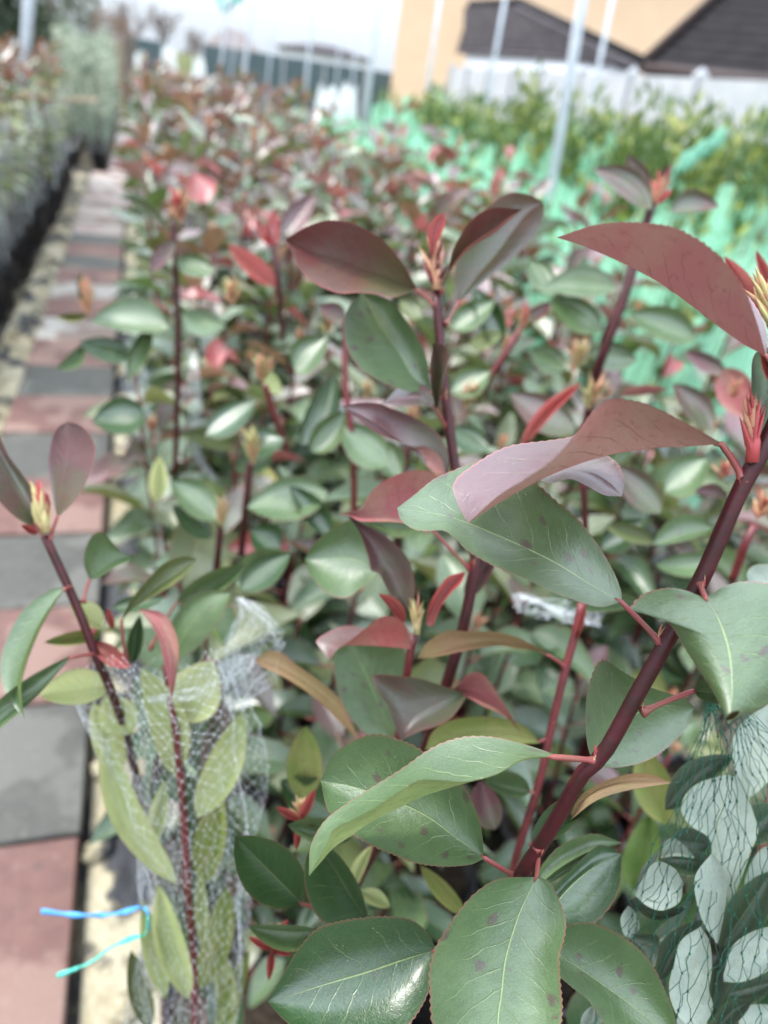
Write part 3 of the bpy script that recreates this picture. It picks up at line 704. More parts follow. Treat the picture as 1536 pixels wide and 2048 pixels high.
for ci, cx in enumerate((.13, .43, .74, 1.06)):
    for ri, ry in enumerate(ROWY):
        h = (1.06, 1.12, 1.17, 1.2, 1.22, 1.24, 1.25)[ri]+rr.uniform(-.08, .06)+(-.14 if ci == 0 and ri < 4 else 0)
        PL[ci, ri] = near_plant(cx+rr.uniform(-.04, .04), ry+rr.uniform(-.05, .05), h, 5 if ri < 5 else 4, .16, 300+ci*20+ri,
                   f'leafy photinia bush, {ORD[ri]} one back in the {COLN[ci]}', .2+.08*ri, low=.52 if ri == 0 else .3)
FARY = [2.88+.34*i for i in range(18)]
for ci, cx in enumerate((.14, .45, .77, 1.09)):
    for ri, ry in enumerate(FARY):
        far_plant('photinia_plant', cx+rr.uniform(-.05, .05), ry+rr.uniform(-.06, .06), rr.uniform(0, 6.28), rr.uniform(.84, 1.12), rr.choice(CROWN),
                  f'blurred photinia {ORD[ri]} behind the clearer bushes, {COLF[ci]}', 'plant', GR)

# ---- left row: wrapped shrubs in black pots along the other side of the path
def sheetmat(name, c, c2, alpha, stretch=(60, 60, 5), tl=.4, lo=.3, hi=.7):
    t = NT(name); co = t.n('TexCoord').outputs['Object']; mp = t.n('Mapping'); mp.inputs['Scale'].default_value = stretch; t.l(co, mp.inputs[0])
    n = t.noise(mp.outputs[0], 1., 4, .6); tr = t.n('BsdfTranslucent'); tr.inputs[0].default_value = (*c, 1)
    s = t.mixs(tl, t.bsdf(t.mix(n, c, c2), .45, .4), tr.outputs[0]); tp = t.n('BsdfTransparent')
    return t.end(t.mixs(t.ramp(n, lo, hi, alpha[0], alpha[1]), tp.outputs[0], s))
NETW = sheetmat('white_net_sheet', (.75, .77, .78), (.6, .64, .62), (.0, .5), (24, 24, 2.5), lo=.45, hi=.72)
MINT = sheetmat('mint_net_sheet', (.44, .8, .58), (.33, .7, .48), (.28, .9), (60, 60, 2.), .45, .28, .66)
def sleeve_mesh(seed, r0, r1, z0, z1, mat, folds=9, ragged=.12, n=40, nz=12, lean=0.):
    rr = random.Random(seed); mb = MB(); ph = rr.uniform(0, 6); top = [z1+rr.gauss(0, ragged*.4)+ragged*math.sin(3*6.28*j/n+ph) for j in range(n)]
    for i in range(nz+1):
        t = i/nz
        for j in range(n):
            a = 6.283*j/n; r = (r0+(r1-r0)*t)*(1+.13*math.sin(folds*a+ph+t*1.5)+.07*math.sin(2*a+ph+t*4)+.05*noise.noise(Vector((a*3, t*6, seed))))
            mb.v.append(Vector((math.cos(a)*r+lean*t*t, math.sin(a)*r, z0+(top[j]-z0)*t)))
    for i in range(nz):
        for j in range(n):
            mb.face((i*n+j, i*n+(j+1) % n, (i+1)*n+(j+1) % n, (i+1)*n+j))
    return mb.mesh('net_sleeve', [mat])
WSL = [sleeve_mesh(i, .12, .15, .2, .92, NETW, 7+i, .06) for i in range(3)]
BAG = sleeve_mesh(9, .115, .135, .0, .27, POT, 13, .02)
GL = 'shrubs in black pots wrapped in white netting along the left side of the path'
for ci, cx in enumerate((-.86, -1.2, -1.55)):
    for ri in range(20):
        ry = 3.5+.33*ri
        if ci and ri < 4: continue
        x, y = cx+rr.uniform(-.03, .03), ry+rr.uniform(-.04, .04)
        cl = ('beside the path', 'one column in from the path', 'in the back column')[ci]
        o = far_plant('photinia_plant', x, y, rr.uniform(0, 6), rr.uniform(.98, 1.1), rr.choice(CROWNL), f'netted shrub {ORD[ri]} along the left row, {cl}', 'plant', GL)
        inst('pot_bag', BAG, o, Matrix.Rotation(rr.uniform(0, 6), 4, 'Z'))
        if rr.random() < (.75 if ci == 0 else .3):
            n_ = inst('net_sleeve', rr.choice(WSL), None, Matrix.Translation((x, y, GZ)) @ Matrix.Rotation(rr.uniform(0, 6), 4, 'Z'))
            tag(n_, f'white net sleeve on shrub {ORD[ri]} along the left row, {cl}', 'netting', 'white net sleeves on the left row')
# ---- grey-green columns further on
def column_mesh(seed, h, w, mats, n=900, size=.06):
    rr = random.Random(seed); mb = MB(); pts = []
    for _ in range(n):
        z = rr.uniform(.18, 1)**.9*h*(1 if rr.random() < .9 else 1.08); a = rr.uniform(0, 6.28); q = w*(.55+.45*math.sin(3.1*min(1, z/h*.95+.05)))*math.sqrt(rr.uniform(.25, 1)); pts.append((math.cos(a)*q, math.sin(a)*q, z))
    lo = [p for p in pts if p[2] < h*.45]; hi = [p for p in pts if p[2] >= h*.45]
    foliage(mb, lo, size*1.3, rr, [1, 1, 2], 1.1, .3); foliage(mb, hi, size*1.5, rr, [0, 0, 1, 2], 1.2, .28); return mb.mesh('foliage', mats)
CM = [column_mesh(i, 1.42, .16, [F_GREY, F_GREY2, F_GREY3], 420) for i in range(3)]
STK = MB().tube([(0, 0, .15), (0, 0, 1.1)], [.012, .004], 6).mesh('trunk', [BARK])
GC = 'grey-green column shrubs at the far end of the left row'
for ci, cx in enumerate((-.5, -.84)):
    for ri in range(16):
        o = empty('column_shrub', (cx+rr.uniform(-.03, .03), 10.75+.42*ri, GZ), f'feathery grey-green shrub {ORD[ri]} past the wrapped row, {("beside the path", "second from the path", "third from the path")[ci]}', 'shrub', GC)
        add_pot(o); inst('foliage', rr.choice(CM), o, Matrix.Rotation(rr.uniform(0, 6), 4, 'Z') @ Matrix.Diagonal((1, 1, rr.uniform(.8, 1.06), 1)))['kind'] = 'stuff'; inst('trunk', STK, o, Matrix.Identity(4))
# brown dry conifer, yellow shrub and white-wrapped plants at the end of the path
def bush(name, px, py, r, h, w, mat, label, seed, n=1400, size=.07, cat='shrub', ub=.8):
    rr = random.Random(seed); b = PR(px, py, r); b = Vector((b[0], b[1], GZ)); o = empty(name, b, label, cat)
    MB().tube([b, b+Vector((0, 0, h*.8))], [.03, .008], 6).build('trunk', BARK, o); mb = MB(); pts = []
    for _ in range(n):
        z = rr.uniform(.1, 1)*h; a = rr.uniform(0, 6.28); q = w*math.sqrt(rr.uniform(.1, 1))*(1-.5*(z/h)**2)*(.8+.3*math.sin(a*3+z*5)); pts.append(b+Vector((math.cos(a)*q, math.sin(a)*q, z)))
    foliage(mb, pts, size, rr, 0, ub, .35); tag(mb.build('foliage', mat, o), kind='stuff'); return o
bush('dry_conifer', 248, 90, 18.6, 1.8, .42, F_DRY, 'brown dry conifer beyond the grey-green columns', 31)
bush('dry_conifer', 212, 80, 20, 1.95, .6, F_DRY, 'second brown dry conifer, half hidden behind the grey-green columns', 32)
bush('yellow_green_shrub', 372, 130, 19, 1.3, .55, F_YEL, 'yellow green shrub between the white wrapped plants at the far end', 33)
WRAP = sheetmat('white_fleece', (.82, .84, .82), (.7, .73, .7), (.85, 1.), (20, 20, 3), .3)
for px, py, r, h, w, lab in ((281, 165, 16, 1.25, .2, 'white fleece hood over a plant right of the path end'), (338, 150, 18, 1.4, .28, 'tall white fleece wrap left of the yellow green shrub'), (398, 155, 18, 1.3, .25, 'white fleece wrap right of the yellow green shrub'),
                           (655, 205, 11, 1.25, .3, 'white fleece covered plant behind the photinia bed'), (695, 200, 11.5, 1.3, .26, 'white fleece covered plant left of the mint netted laurels')):
    b = PR(px, py, r); b = Vector((b[0], b[1], GZ)); o = empty('fleece_wrap', b, lab, 'plant cover'); m = MB(); me = sleeve_mesh(int(px), w, w*.35, 0, h, WRAP, 6, .05)
    inst('cover', me, o, Matrix.Identity(4)); MB().tube([b, b+Vector((0, 0, h*1.03))], [.015, .01], 6).build('stake', BARK, o)
# wooden board resting across the left row
WOOD = simple('pale_wood', (.7, .54, .4), .7, .3, (.62, .46, .33), 8)
a, b = Vector(PR(112, 201, 9.3)), Vector(PR(188, 203, 8.9)); d = (b-a).normalized(); n_ = Vector((-d.y, d.x, 0)).normalized()
bd_ = MB().quad_prism([a-n_*.06, b-n_*.06, b+n_*.06, a+n_*.06], (0, 0, .035)).build('wooden_board', WOOD, smooth=False)
tag(bd_, 'short pale wooden board lying across the wrapped shrubs of the left row', 'board')

# ---- laurels in mint green netting on the right
def laurel_mesh(seed, h, w):
    rr = random.Random(seed); mb = MB(); pts = []; 
    for s in range(7):
        a = rr.uniform(0, 6.28); q = w*rr.uniform(.2, .9); tip = Vector((math.cos(a)*q, math.sin(a)*q, h*rr.uniform(.8, 1.05)))
        for k in range(58):
            t = rr.uniform(.12, 1); c = Vector((tip.x*t**.6, tip.y*t**.6, tip.z*t)); pts.append(c+Vector((rr.gauss(0, .035), rr.gauss(0, .035), rr.gauss(0, .02))))
    foliage(mb, pts, .085, rr, [0, 0, 0, 1], 1.3, .42); return mb.mesh('foliage', [F_LAU, F_LAU2])
LAUM = [laurel_mesh(i, 1.2, .2) for i in range(5)]
MSL = [sleeve_mesh(40+i, .17, .2+.02*i, .12, (.8, .95, 1.05, .78)[i], MINT, 8+i, .1, lean=(.0, .05, -.06, .03)[i]) for i in range(4)]
GLN = 'laurels wrapped in mint green netting on the right'
for ci in range(8):
    for ri in range(17):
        x, y = 1.85+.43*ci+rr.uniform(-.06, .06), 2.15+.42*ri+rr.uniform(-.06, .06)
        if x/y > .95: continue
        front = ci < 2 or (ci == 2 and ri < 5); s = rr.uniform(.78, .86) if front else rr.uniform(1.2, 1.34) if ri < 9 else rr.uniform(1.06, 1.18)
        pos = f'{ORD[ri]} back in the {ORD[ci]} line from the photinias'
        o = empty('laurel_shrub', (x, y, GZ), f'upright netted laurel, {pos}', 'shrub', GLN); add_pot(o)
        inst('foliage', rr.choice(LAUM), o, Matrix.Rotation(rr.uniform(0, 6), 4, 'Z') @ Matrix.Diagonal((1, 1, s, 1)))['kind'] = 'stuff'; inst('trunk', STK, o, Matrix.Identity(4))
        m = MSL[rr.choice((1, 2, 2)) if front else rr.choice((0, 3, 1) if ri < 9 else (0, 1, 2))]
        n_ = inst('net_sleeve', m, None, Matrix.Translation((x, y, GZ)) @ Matrix.Rotation(rr.uniform(0, 6), 4, 'Z') @ Matrix.Diagonal((1, 1, s*rr.uniform(1.05, 1.2) if front else s*rr.uniform(.9, 1.05), 1)))
        tag(n_, f'mint net sleeve on laurel, {pos}', 'netting', 'mint green net sleeves')
def ribbon(name, pts, w, mat, label, cat, n=24, twist=1.5, group=None, wv=.25):
    p = [Vector(P(*q)) for q in spl(pts, n)]; mb = MB()
    for i, q in enumerate(p):
        t = (p[min(i+1, n-1)]-p[max(0, i-1)]).normalized(); u = t.orthogonal(); u = Matrix.Rotation(twist*i/n+.25*math.sin(i*.9), 3, t) @ u.normalized(); v_ = t.cross(u)
        ww = w*(1+wv*math.sin(i*1.3)); th = ww*.12
        mb.v += [q-u*ww+v_*th, q+v_*th*3, q+u*ww+v_*th, q+u*ww-v_*th, q+v_*th, q-u*ww-v_*th]
    for i in range(n-1):
        for j in range(6): a, c = i*6+j, i*6+(j+1) % 6; mb.face((a, c, c+6, a+6))
    mb.face(range(5, -1, -1)); mb.face(range((n-1)*6, n*6)); o = mb.build(name, mat); return tag(o, label, cat, group)
MINTS = sheetmat('mint_net_strip', (.22, .5, .36), (.16, .42, .28), (.3, .85), (30, 30, 30), .3, .3, .6)
GREENN = simple('green_net_scrap', (.02, .36, .26), .5, .4, (.03, .28, .22), 20)
ribbon('net_strip', [(1330, 395, 3.6), (1352, 345, 3.6), (1385, 312, 3.65), (1430, 285, 3.7), (1452, 262, 3.75)],   .034, MINTS, 'loose mint green net tail rising above the netted laurels at the right', 'netting', twist=.6)
ribbon('net_scrap', [(432, -14, 9.4), (445, 8, 9.4), (452, 20, 9.4), (466, 4, 9.4), (482, -10, 9.4)], .05, GREENN, 'scrap of dark green net tied round a far steel pole at the top', 'netting', twist=.4)

# ================================================================== THE SHARP FOREGROUND SHOOTS
GF = None
# ---- right hand shoot, nearest the camera
A = plant('photinia_plant', .2, .04, 'big sharp photinia shoot with thick dark red stem leaning in from the right edge')
add_pot(A)
stem(A, [(1600, 700, .285), (1578, 780, .283), (1536, 880, .282), (1487, 968, .284), (1452, 1045, .286), (1402, 1160, .29), (1334, 1282, .294), (1272, 1392, .298), (1208, 1506, .303), (1166, 1546, .306), (1122, 1622, .312), (1078, 1695, .32), (1040, 1752, .328), (1000, 1830, .345)], .0034, .0033, n=36, tail=(.19, .06, .2))
leaf(A, 'rose', (.275, .285), [(1531, 708), (1512, 640), (1482, 566), (1430, 505), (1362, 461), (1290, 446), (1200, 448), (1113, 475)],
     [(1531, 712), (1482, 685), (1420, 640), (1340, 580), (1260, 533), (1165, 492), (1113, 475)],
     [(1535, 700), (1530, 650), (1500, 596), (1448, 532), (1375, 478), (1290, 452), (1210, 455), (1113, 475)], (.03, -.035), bulge=.003, node=(1572, 790, .283))
leaf(A, 'mauve', (.283, .275), [(1442, 886), (1382, 851), (1305, 813), (1245, 798), (1208, 804), (1178, 832), (1148, 872), (1105, 920), (1050, 958), (996, 992), (936, 1046)],
     [(1442, 888), (1380, 893), (1300, 897), (1200, 915), (1100, 951), (1010, 999), (936, 1046)],
     [(1440, 884), (1380, 862), (1300, 838), (1200, 846), (1148, 872), (1098, 881), (1017, 893), (955, 925), (908, 966), (918, 1012), (936, 1046)], (.028, -.03), node=(1488, 965, .2835), pr=.0014)
leaf(A, 'green', (.298, .305), [(1241, 1204), (1221, 1210), (1193, 1213), (1115, 1188), (1056, 1160), (989, 1132), (936, 1102), (912, 1078), (887, 1061), (855, 1062), (827, 1058), (802, 1040), (794, 1016)],
     [(1241, 1203), (1182, 1170), (1123, 1133), (1066, 1104), (996, 1072), (900, 1034), (794, 1016)],
     [(1243, 1202), (1242, 1181), (1225, 1139), (1193, 1086), (1154, 1037), (1112, 1002), (1066, 963), (1010, 930), (957, 922), (915, 938), (869, 958), (827, 991), (794, 1016)], (.02, -.016), node=(1325, 1290, .294), pr=.0011)
leaf(A, 'green', (.275, .25), [(1411, 1196), (1453, 1171), (1500, 1163), (1560, 1180), (1600, 1260), (1580, 1360), (1525, 1416), (1488, 1428), (1457, 1448)],
     [(1411, 1197), (1436, 1236), (1455, 1290), (1463, 1350), (1463, 1402), (1457, 1448)],
     [(1405, 1194), (1372, 1181), (1330, 1176), (1284, 1191), (1263, 1220), (1312, 1225), (1345, 1255), (1372, 1300), (1407, 1354), (1432, 1394), (1457, 1448)], (-.012, -.012), bulge=-.003, node=(1400, 1168, .289))
leaf(A, 'green', (.298, .285), [(1108, 1513), (1047, 1518), (992, 1548), (930, 1563), (875, 1560), (836, 1562), (797, 1585), (750, 1616), (703, 1641), (668, 1659), (652, 1692), (618, 1752)],
     [(1108, 1514), (1047, 1521), (992, 1550), (930, 1567), (851, 1591), (797, 1617), (742, 1644), (703, 1671), (668, 1695), (642, 1724), (618, 1752)],
     [(1108, 1508), (1050, 1489), (990, 1475), (930, 1474), (868, 1494), (800, 1540), (720, 1590), (662, 1630), (635, 1662), (620, 1700), (618, 1752)], (.012, -.02), bulge=.002, node=(1196, 1522, .3035), pr=.0013)
leaf(A, 'green', (.325, .35), [(969, 1717), (941, 1729), (891, 1733), (836, 1727), (797, 1713), (742, 1690), (690, 1658), (656, 1620), (641, 1562)],
     [(969, 1716), (910, 1674), (851, 1631), (780, 1598), (700, 1572), (641, 1561)],
     [(968, 1712), (962, 1655), (941, 1596), (900, 1545), (840, 1499), (797, 1479), (750, 1469), (703, 1483), (664, 1514), (641, 1561)], (.018, .008), node=(1036, 1756, .33))
leaf(A, 'green', (.32, .285), [(1075, 1752), (1098, 1764), (1115, 1792), (1131, 1838), (1129, 1873), (1119, 1911), (1120, 1963), (1124, 2012), (1118, 2060), (1085, 2130), (1005, 2215)],
     [(1073, 1752), (1055, 1792), (1035, 1838), (1012, 1916), (1003, 1987), (996, 2040), (997, 2120), (1005, 2215)],
     [(1068, 1754), (1008, 1756), (969, 1772), (930, 1807), (891, 1862), (869, 1901), (859, 1948), (861, 1995), (865, 2048), (885, 2120), (935, 2185), (1005, 2215)], (.006, .012), node=(1076, 1694, .318))
leaf(A, 'deep', (.35, .33), [(872, 1902), (864, 1940), (850, 2000), (800, 2066), (720, 2094), (640, 2085), (578, 2048), (551, 2022), (535, 2003)],
     [(872, 1900), (805, 1920), (734, 1944), (656, 1967), (590, 1988), (535, 2003)],
     [(872, 1896), (852, 1862), (820, 1839), (773, 1833), (727, 1836), (676, 1844), (629, 1862), (590, 1909), (559, 1962), (535, 2003)], (.014, .004), node=(985, 1850, .35))
leaf(A, 'green', (.35, .33), [(1098, 1890), (1110, 1862), (1133, 1851), (1167, 1845), (1202, 1852), (1244, 1873), (1279, 1900), (1307, 1935), (1331, 1984), (1349, 2033), (1360, 2095)],
     [(1098, 1892), (1130, 1918), (1167, 1942), (1216, 1977), (1265, 2012), (1318, 2055), (1360, 2095)],
     [(1096, 1896), (1108, 1940), (1147, 1977), (1174, 1998), (1195, 2026), (1240, 2085), (1300, 2106), (1360, 2095)], (.004, .016), node=(1010, 1830, .345))
leaf(A, 'green', (.335, .36), [(1188, 1530), (1175, 1490), (1171, 1430), (1179, 1368), (1203, 1321), (1245, 1343), (1300, 1374), (1365, 1396), (1389, 1415)],
     [(1190, 1531), (1212, 1482), (1255, 1437), (1320, 1412), (1389, 1415)],
     [(1194, 1534), (1242, 1534), (1295, 1520), (1340, 1490), (1377, 1449), (1389, 1415)], (.02, .0), node=(1150, 1575, .309))
leaf(A, 'mauve', (.335, .32), [(1060, 940), (1120, 902), (1180, 900), (1230, 922), (1248, 958), (1244, 993)], [(1060, 946), (1120, 938), (1180, 944), (1220, 966), (1244, 993)],
     [(1060, 952), (1100, 966), (1140, 958), (1175, 972), (1209, 990), (1244, 993)], (-.01, .012), teeth=.03)
leaf(A, 'green', (.292, .29), [(1572, 690), (1600, 740), (1590, 820), (1560, 870), (1516, 878)], [(1565, 690), (1552, 740), (1540, 800), (1528, 850), (1516, 878)],
     [(1556, 690), (1520, 700), (1505, 720), (1502, 777), (1494, 830), (1500, 862), (1516, 878)], (.0, .008), node=(1584, 760, .283))
al(A, 'green', (.3, .29), (1386, 1382), (1500, 1390), 40, 22, e=(.01, .01), node=(1283, 1425, .2985))
al(A, 'deep', (.335, .37), (1062, 1690), (1195, 1580), 26, 34, bend=10, node=(1082, 1690, .32))
leaf(A, 'deep', (.35, .37), [(1088, 1842), (1085, 1800), (1110, 1772), (1160, 1722), (1200, 1690), (1243, 1707)], [(1090, 1845), (1125, 1790), (1180, 1740), (1243, 1707)],
     [(1095, 1850), (1140, 1852), (1190, 1845), (1234, 1790), (1242, 1740), (1243, 1707)], (.0, .01), nv=24)
leaf(A, 'green', (.36, .38), [(1070, 1770), (1078, 1740), (1112, 1698), (1157, 1674), (1195, 1668), (1245, 1686)], [(1072, 1775), (1120, 1735), (1180, 1702), (1245, 1686)],
     [(1076, 1782), (1140, 1745), (1190, 1710), (1245, 1686)], (.0, .0), nv=24)
leaf(A, 'tan', (.35, .37), [(1130, 1650), (1188, 1604), (1250, 1582), (1342, 1566)], [(1130, 1648), (1180, 1592), (1244, 1568), (1342, 1565)], [(1130, 1645), (1168, 1585), (1240, 1552), (1297, 1548), (1342, 1564)], (.012, .0), nv=24)
bud(A, 1552, 668, .283, .024, P(1528, 560, .283)-P(1552, 668, .283), 16, 3, .42, parts=True)
bud(A, 1504, 925, .279, .026, P(1512, 800, .279)-P(1504, 925, .279), 13, 5, .3, parts=True, mats=[BUDR, BUDO, BUDY])
for x, y, d, z in ((1405, 1186, .284, .0065), (1316, 1282, .289, .007), (1188, 1520, .298, .0065), (1083, 1712, .316, .004), (1285, 1420, .2935, .003), (1062, 1752, .325, .003)):
    axbud(A, x, y, d, z, P(x+8, y-40, d)-P(x, y, d), x)
al(A, 'tan', (.249, .248), (1452, 1440), (1480, 1422), 8, 7); al(A, 'red', (.283, .28), (1560, 780), (1522, 705), 14, 8, node=(1575, 785, .283))
al(A, 'red', (.5, .48), (1525, 640), (1448, 512), 22, 20, bend=-6, under=True); al(A, 'red', (.5, .5), (1560, 600), (1512, 500), 16, 10, under=True)

# ---- middle shoot with the tall red-leaved top
B = plant('photinia_plant', .2, .37, 'photinia shoot in the middle with large maroon leaves round a pointed bud at its top')
add_pot(B)
stem(B, [(873, 585, .5), (878, 660, .5), (888, 760, .498), (902, 880, .495), (915, 960, .493), (940, 1050, .49), (951, 1120, .488), (942, 1180, .488), (925, 1260, .49), (902, 1340, .493), (880, 1410, .497), (850, 1500, .505), (800, 1600, .52), (720, 1750, .55), (680, 1850, .575)], .0031, .0046, n=36, tail=(.2, .36, .2))
leaf(B, 'maroon', (.497, .48), [(832, 581), (785, 595), (754, 588), (719, 585), (680, 586), (641, 572), (609, 549), (590, 517), (570, 479)], [(832, 579), (805, 567), (750, 544), (688, 520), (633, 505), (570, 479)],
     [(834, 576), (826, 562), (805, 526), (773, 487), (734, 461), (695, 445), (656, 441), (613, 454), (570, 479)], (.034, .018), node=(870, 612, .5))
leaf(B, 'maroon', (.497, .48), [(885, 575), (898, 536), (906, 501), (922, 469), (941, 442), (973, 420), (1004, 415), (1045, 419)], [(886, 579), (899, 547), (923, 513), (953, 488), (988, 467), (1016, 443), (1045, 419)],
     [(886, 576), (903, 535), (929, 500), (958, 477), (990, 457), (1018, 434), (1045, 419)], (.014, .018), node=(876, 592, .5))
leaf(B, 'bronze', (.525, .525), [(917, 602), (908, 560), (918, 500), (945, 450), (980, 411), (1020, 386), (1059, 390), (1086, 404)], [(919, 602), (950, 556), (988, 512), (1025, 462), (1052, 428), (1086, 404)],
     [(921, 603), (969, 563), (1016, 524), (1059, 481), (1086, 434), (1086, 404)], (.012, -.008), node=(892, 648, .5), pr=.001)
leaf(B, 'red', (.49, .49), [(862, 520), (857, 480), (856, 458), (871, 434), (889, 425)], [(862, 521), (866, 490), (873, 455), (889, 425)], [(863, 520), (872, 492), (884, 465), (890, 445), (889, 425)], (.004, .006), nv=24)
leaf(B, 'green', (.497, .51), [(862, 785), (820, 783), (789, 774), (754, 758), (719, 735), (695, 696), (688, 649), (699, 612), (723, 587)], [(862, 784), (824, 750), (797, 704), (758, 649), (738, 612), (723, 587)],
     [(863, 780), (857, 747), (855, 723), (840, 684), (812, 641), (781, 602), (750, 589), (723, 587)], (.022, .008), node=(890, 800, .497))
leaf(B, 'mauve', (.484, .474), [(870, 820), (844, 811), (797, 813), (764, 808)], [(869, 816), (842, 794), (802, 796), (764, 808)],
     [(868, 808), (867, 775), (858, 748), (832, 751), (797, 775), (764, 808)], (.012, -.02), node=(893, 856, .496), nv=30)
leaf(B, 'bronze', (.484, .474), [(870, 818), (862, 770), (861, 725), (866, 686)], [(873, 818), (876, 770), (879, 725), (866, 686)], [(876, 816), (887, 760), (898, 716), (890, 692), (866, 686)], (.012, .02), nv=24)
leaf(B, 'mauve', (.488, .47), [(892, 948), (880, 912), (850, 893), (824, 893), (789, 880), (750, 864), (719, 840), (684, 813)], [(893, 951), (863, 940), (842, 920), (824, 899), (780, 868), (735, 838), (684, 813)],
     [(894, 946), (897, 915), (887, 883), (863, 856), (824, 833), (781, 816), (758, 807), (719, 806), (684, 813)], (.004, .0), node=(912, 935, .494))
leaf(B, 'rose', (.48, .46), [(868, 1046), (880, 985), (873, 953), (845, 941), (802, 947), (767, 963), (739, 988), (726, 1016), (705, 1022), (676, 1028)], [(862, 1058), (800, 1024), (760, 1018), (728, 1020), (700, 1026), (676, 1028)],
     [(856, 1068), (830, 1050), (780, 1043), (723, 1042), (700, 1032), (676, 1028)], (.012, .012), node=(944, 1144, .488))
leaf(B, 'green', (.5, .51), [(757, 1148), (725, 1174), (700, 1192), (676, 1195), (648, 1181), (623, 1153), (610, 1118)], [(760, 1143), (712, 1120), (660, 1116), (610, 1118)],
     [(757, 1136), (740, 1070), (707, 1041), (683, 1048), (648, 1069), (620, 1097), (610, 1118)], (.014, .006))
leaf(B, 'mauve', (.47, .46), [(817, 1225), (800, 1200), (781, 1190), (760, 1150), (743, 1140), (736, 1111), (718, 1062), (697, 1034)], [(818, 1225), (802, 1160), (765, 1095), (697, 1034)],
     [(820, 1222), (828, 1190), (827, 1153), (816, 1118), (792, 1090), (760, 1065), (725, 1047), (697, 1034)], (.004, .012))
leaf(B, 'green', (.55, .6), [(860, 1050), (800, 1075), (760, 1060), (715, 1042)], [(862, 1048), (800, 1050), (750, 1045), (715, 1042)], [(868, 1040), (820, 1028), (760, 1030), (715, 1042)], nv=20)
# side shoot with the young red leaves
stem(B, [(828, 1270, .47), (818, 1320, .472), (806, 1400, .478), (793, 1500, .49), (770, 1600, .51), (735, 1730, .548)], .0025, .0032, STEM2, 20)
leaf(B, 'maroon', (.468, .45), [(821, 1290), (817, 1262), (800, 1240), (780, 1233), (756, 1237), (732, 1256), (700, 1281), (674, 1300), (659, 1321)], [(821, 1298), (767, 1293), (711, 1291), (682, 1294), (666, 1308), (659, 1321)],
     [(820, 1292), (800, 1262), (760, 1257), (732, 1258), (700, 1252), (669, 1259), (634, 1280), (645, 1302), (659, 1321)], (.012, -.012))
al(B, 'red', (.465, .45), (811, 1246), (757, 1187), 12, 12, bend=-8, e=(.002, .008))
leaf(B, 'red', (.465, .47), [(852, 1248), (859, 1209), (876, 1178), (897, 1153), (932, 1143)], [(858, 1252), (872, 1216), (888, 1188), (905, 1166), (932, 1143)], [(866, 1252), (880, 1216), (901, 1188), (922, 1166), (932, 1143)], (.006, .01), nv=28)
bud(B, 834, 1268, .467, .024, P(834, 1200, .467)-P(834, 1268, .467), 12, 8, .5, parts=True, mats=[BUDY, BUDY, BUDO])
leaf(B, 'bronze', (.475, .46), [(936, 1388), (925, 1406), (904, 1434), (873, 1452), (838, 1463), (800, 1481)], [(930, 1390), (890, 1402), (852, 1420), (824, 1440), (800, 1481)],
     [(930, 1386), (880, 1370), (838, 1357), (790, 1352), (748, 1352), (758, 1386), (778, 1415), (788, 1448), (800, 1481)], (.012, .01), node=(892, 1375, .496))
leaf(B, 'rose', (.49, .47), [(850, 1384), (887, 1392), (922, 1389), (943, 1399), (968, 1413), (999, 1427), (1026, 1446), (1048, 1482)], [(848, 1382), (890, 1385), (925, 1375), (955, 1376), (990, 1402), (1020, 1434), (1048, 1482)],
     [(841, 1376), (887, 1380), (915, 1371), (932, 1352), (954, 1344), (975, 1357), (992, 1382), (1010, 1410), (1030, 1446), (1048, 1482)], (.008, .012))
leaf(B, 'green', (.54, .53), [(790, 1482), (735, 1470), (705, 1440), (683, 1403), (669, 1345), (672, 1305), (700, 1286)], [(790, 1482), (762, 1420), (735, 1355), (700, 1286)],
     [(792, 1480), (808, 1420), (812, 1350), (806, 1297), (760, 1288), (700, 1286)], (.01, .006), node=(810, 1520, .505))
leaf(B, 'tan', (.53, .52), [(717, 1478), (700, 1440), (676, 1395), (634, 1358), (591, 1328), (563, 1305), (535, 1303), (507, 1322)], [(716, 1478), (684, 1432), (645, 1390), (600, 1358), (550, 1330), (507, 1322)],
     [(715, 1478), (680, 1444), (640, 1404), (600, 1374), (560, 1350), (530, 1336), (507, 1322)], (.006, .004), node=(790, 1540, .507))
bud(B, 873, 580, .497, .036, P(873, 500, .497)-P(873, 580, .497), 20, 11, .6, parts=True, mats=[BUDO, BUDO, STEM2])
axbud(B, 947, 1140, .484, .01, seed=2); axbud(B, 893, 800, .492, .008, seed=3)
al(B, 'bronze', (.56, .55), (940, 1150), (1000, 1100), 26, 10, node=(946, 1165, .488)); al(B, 'mauve', (.55, .54), (930, 1200), (1000, 1060), 20, 24)

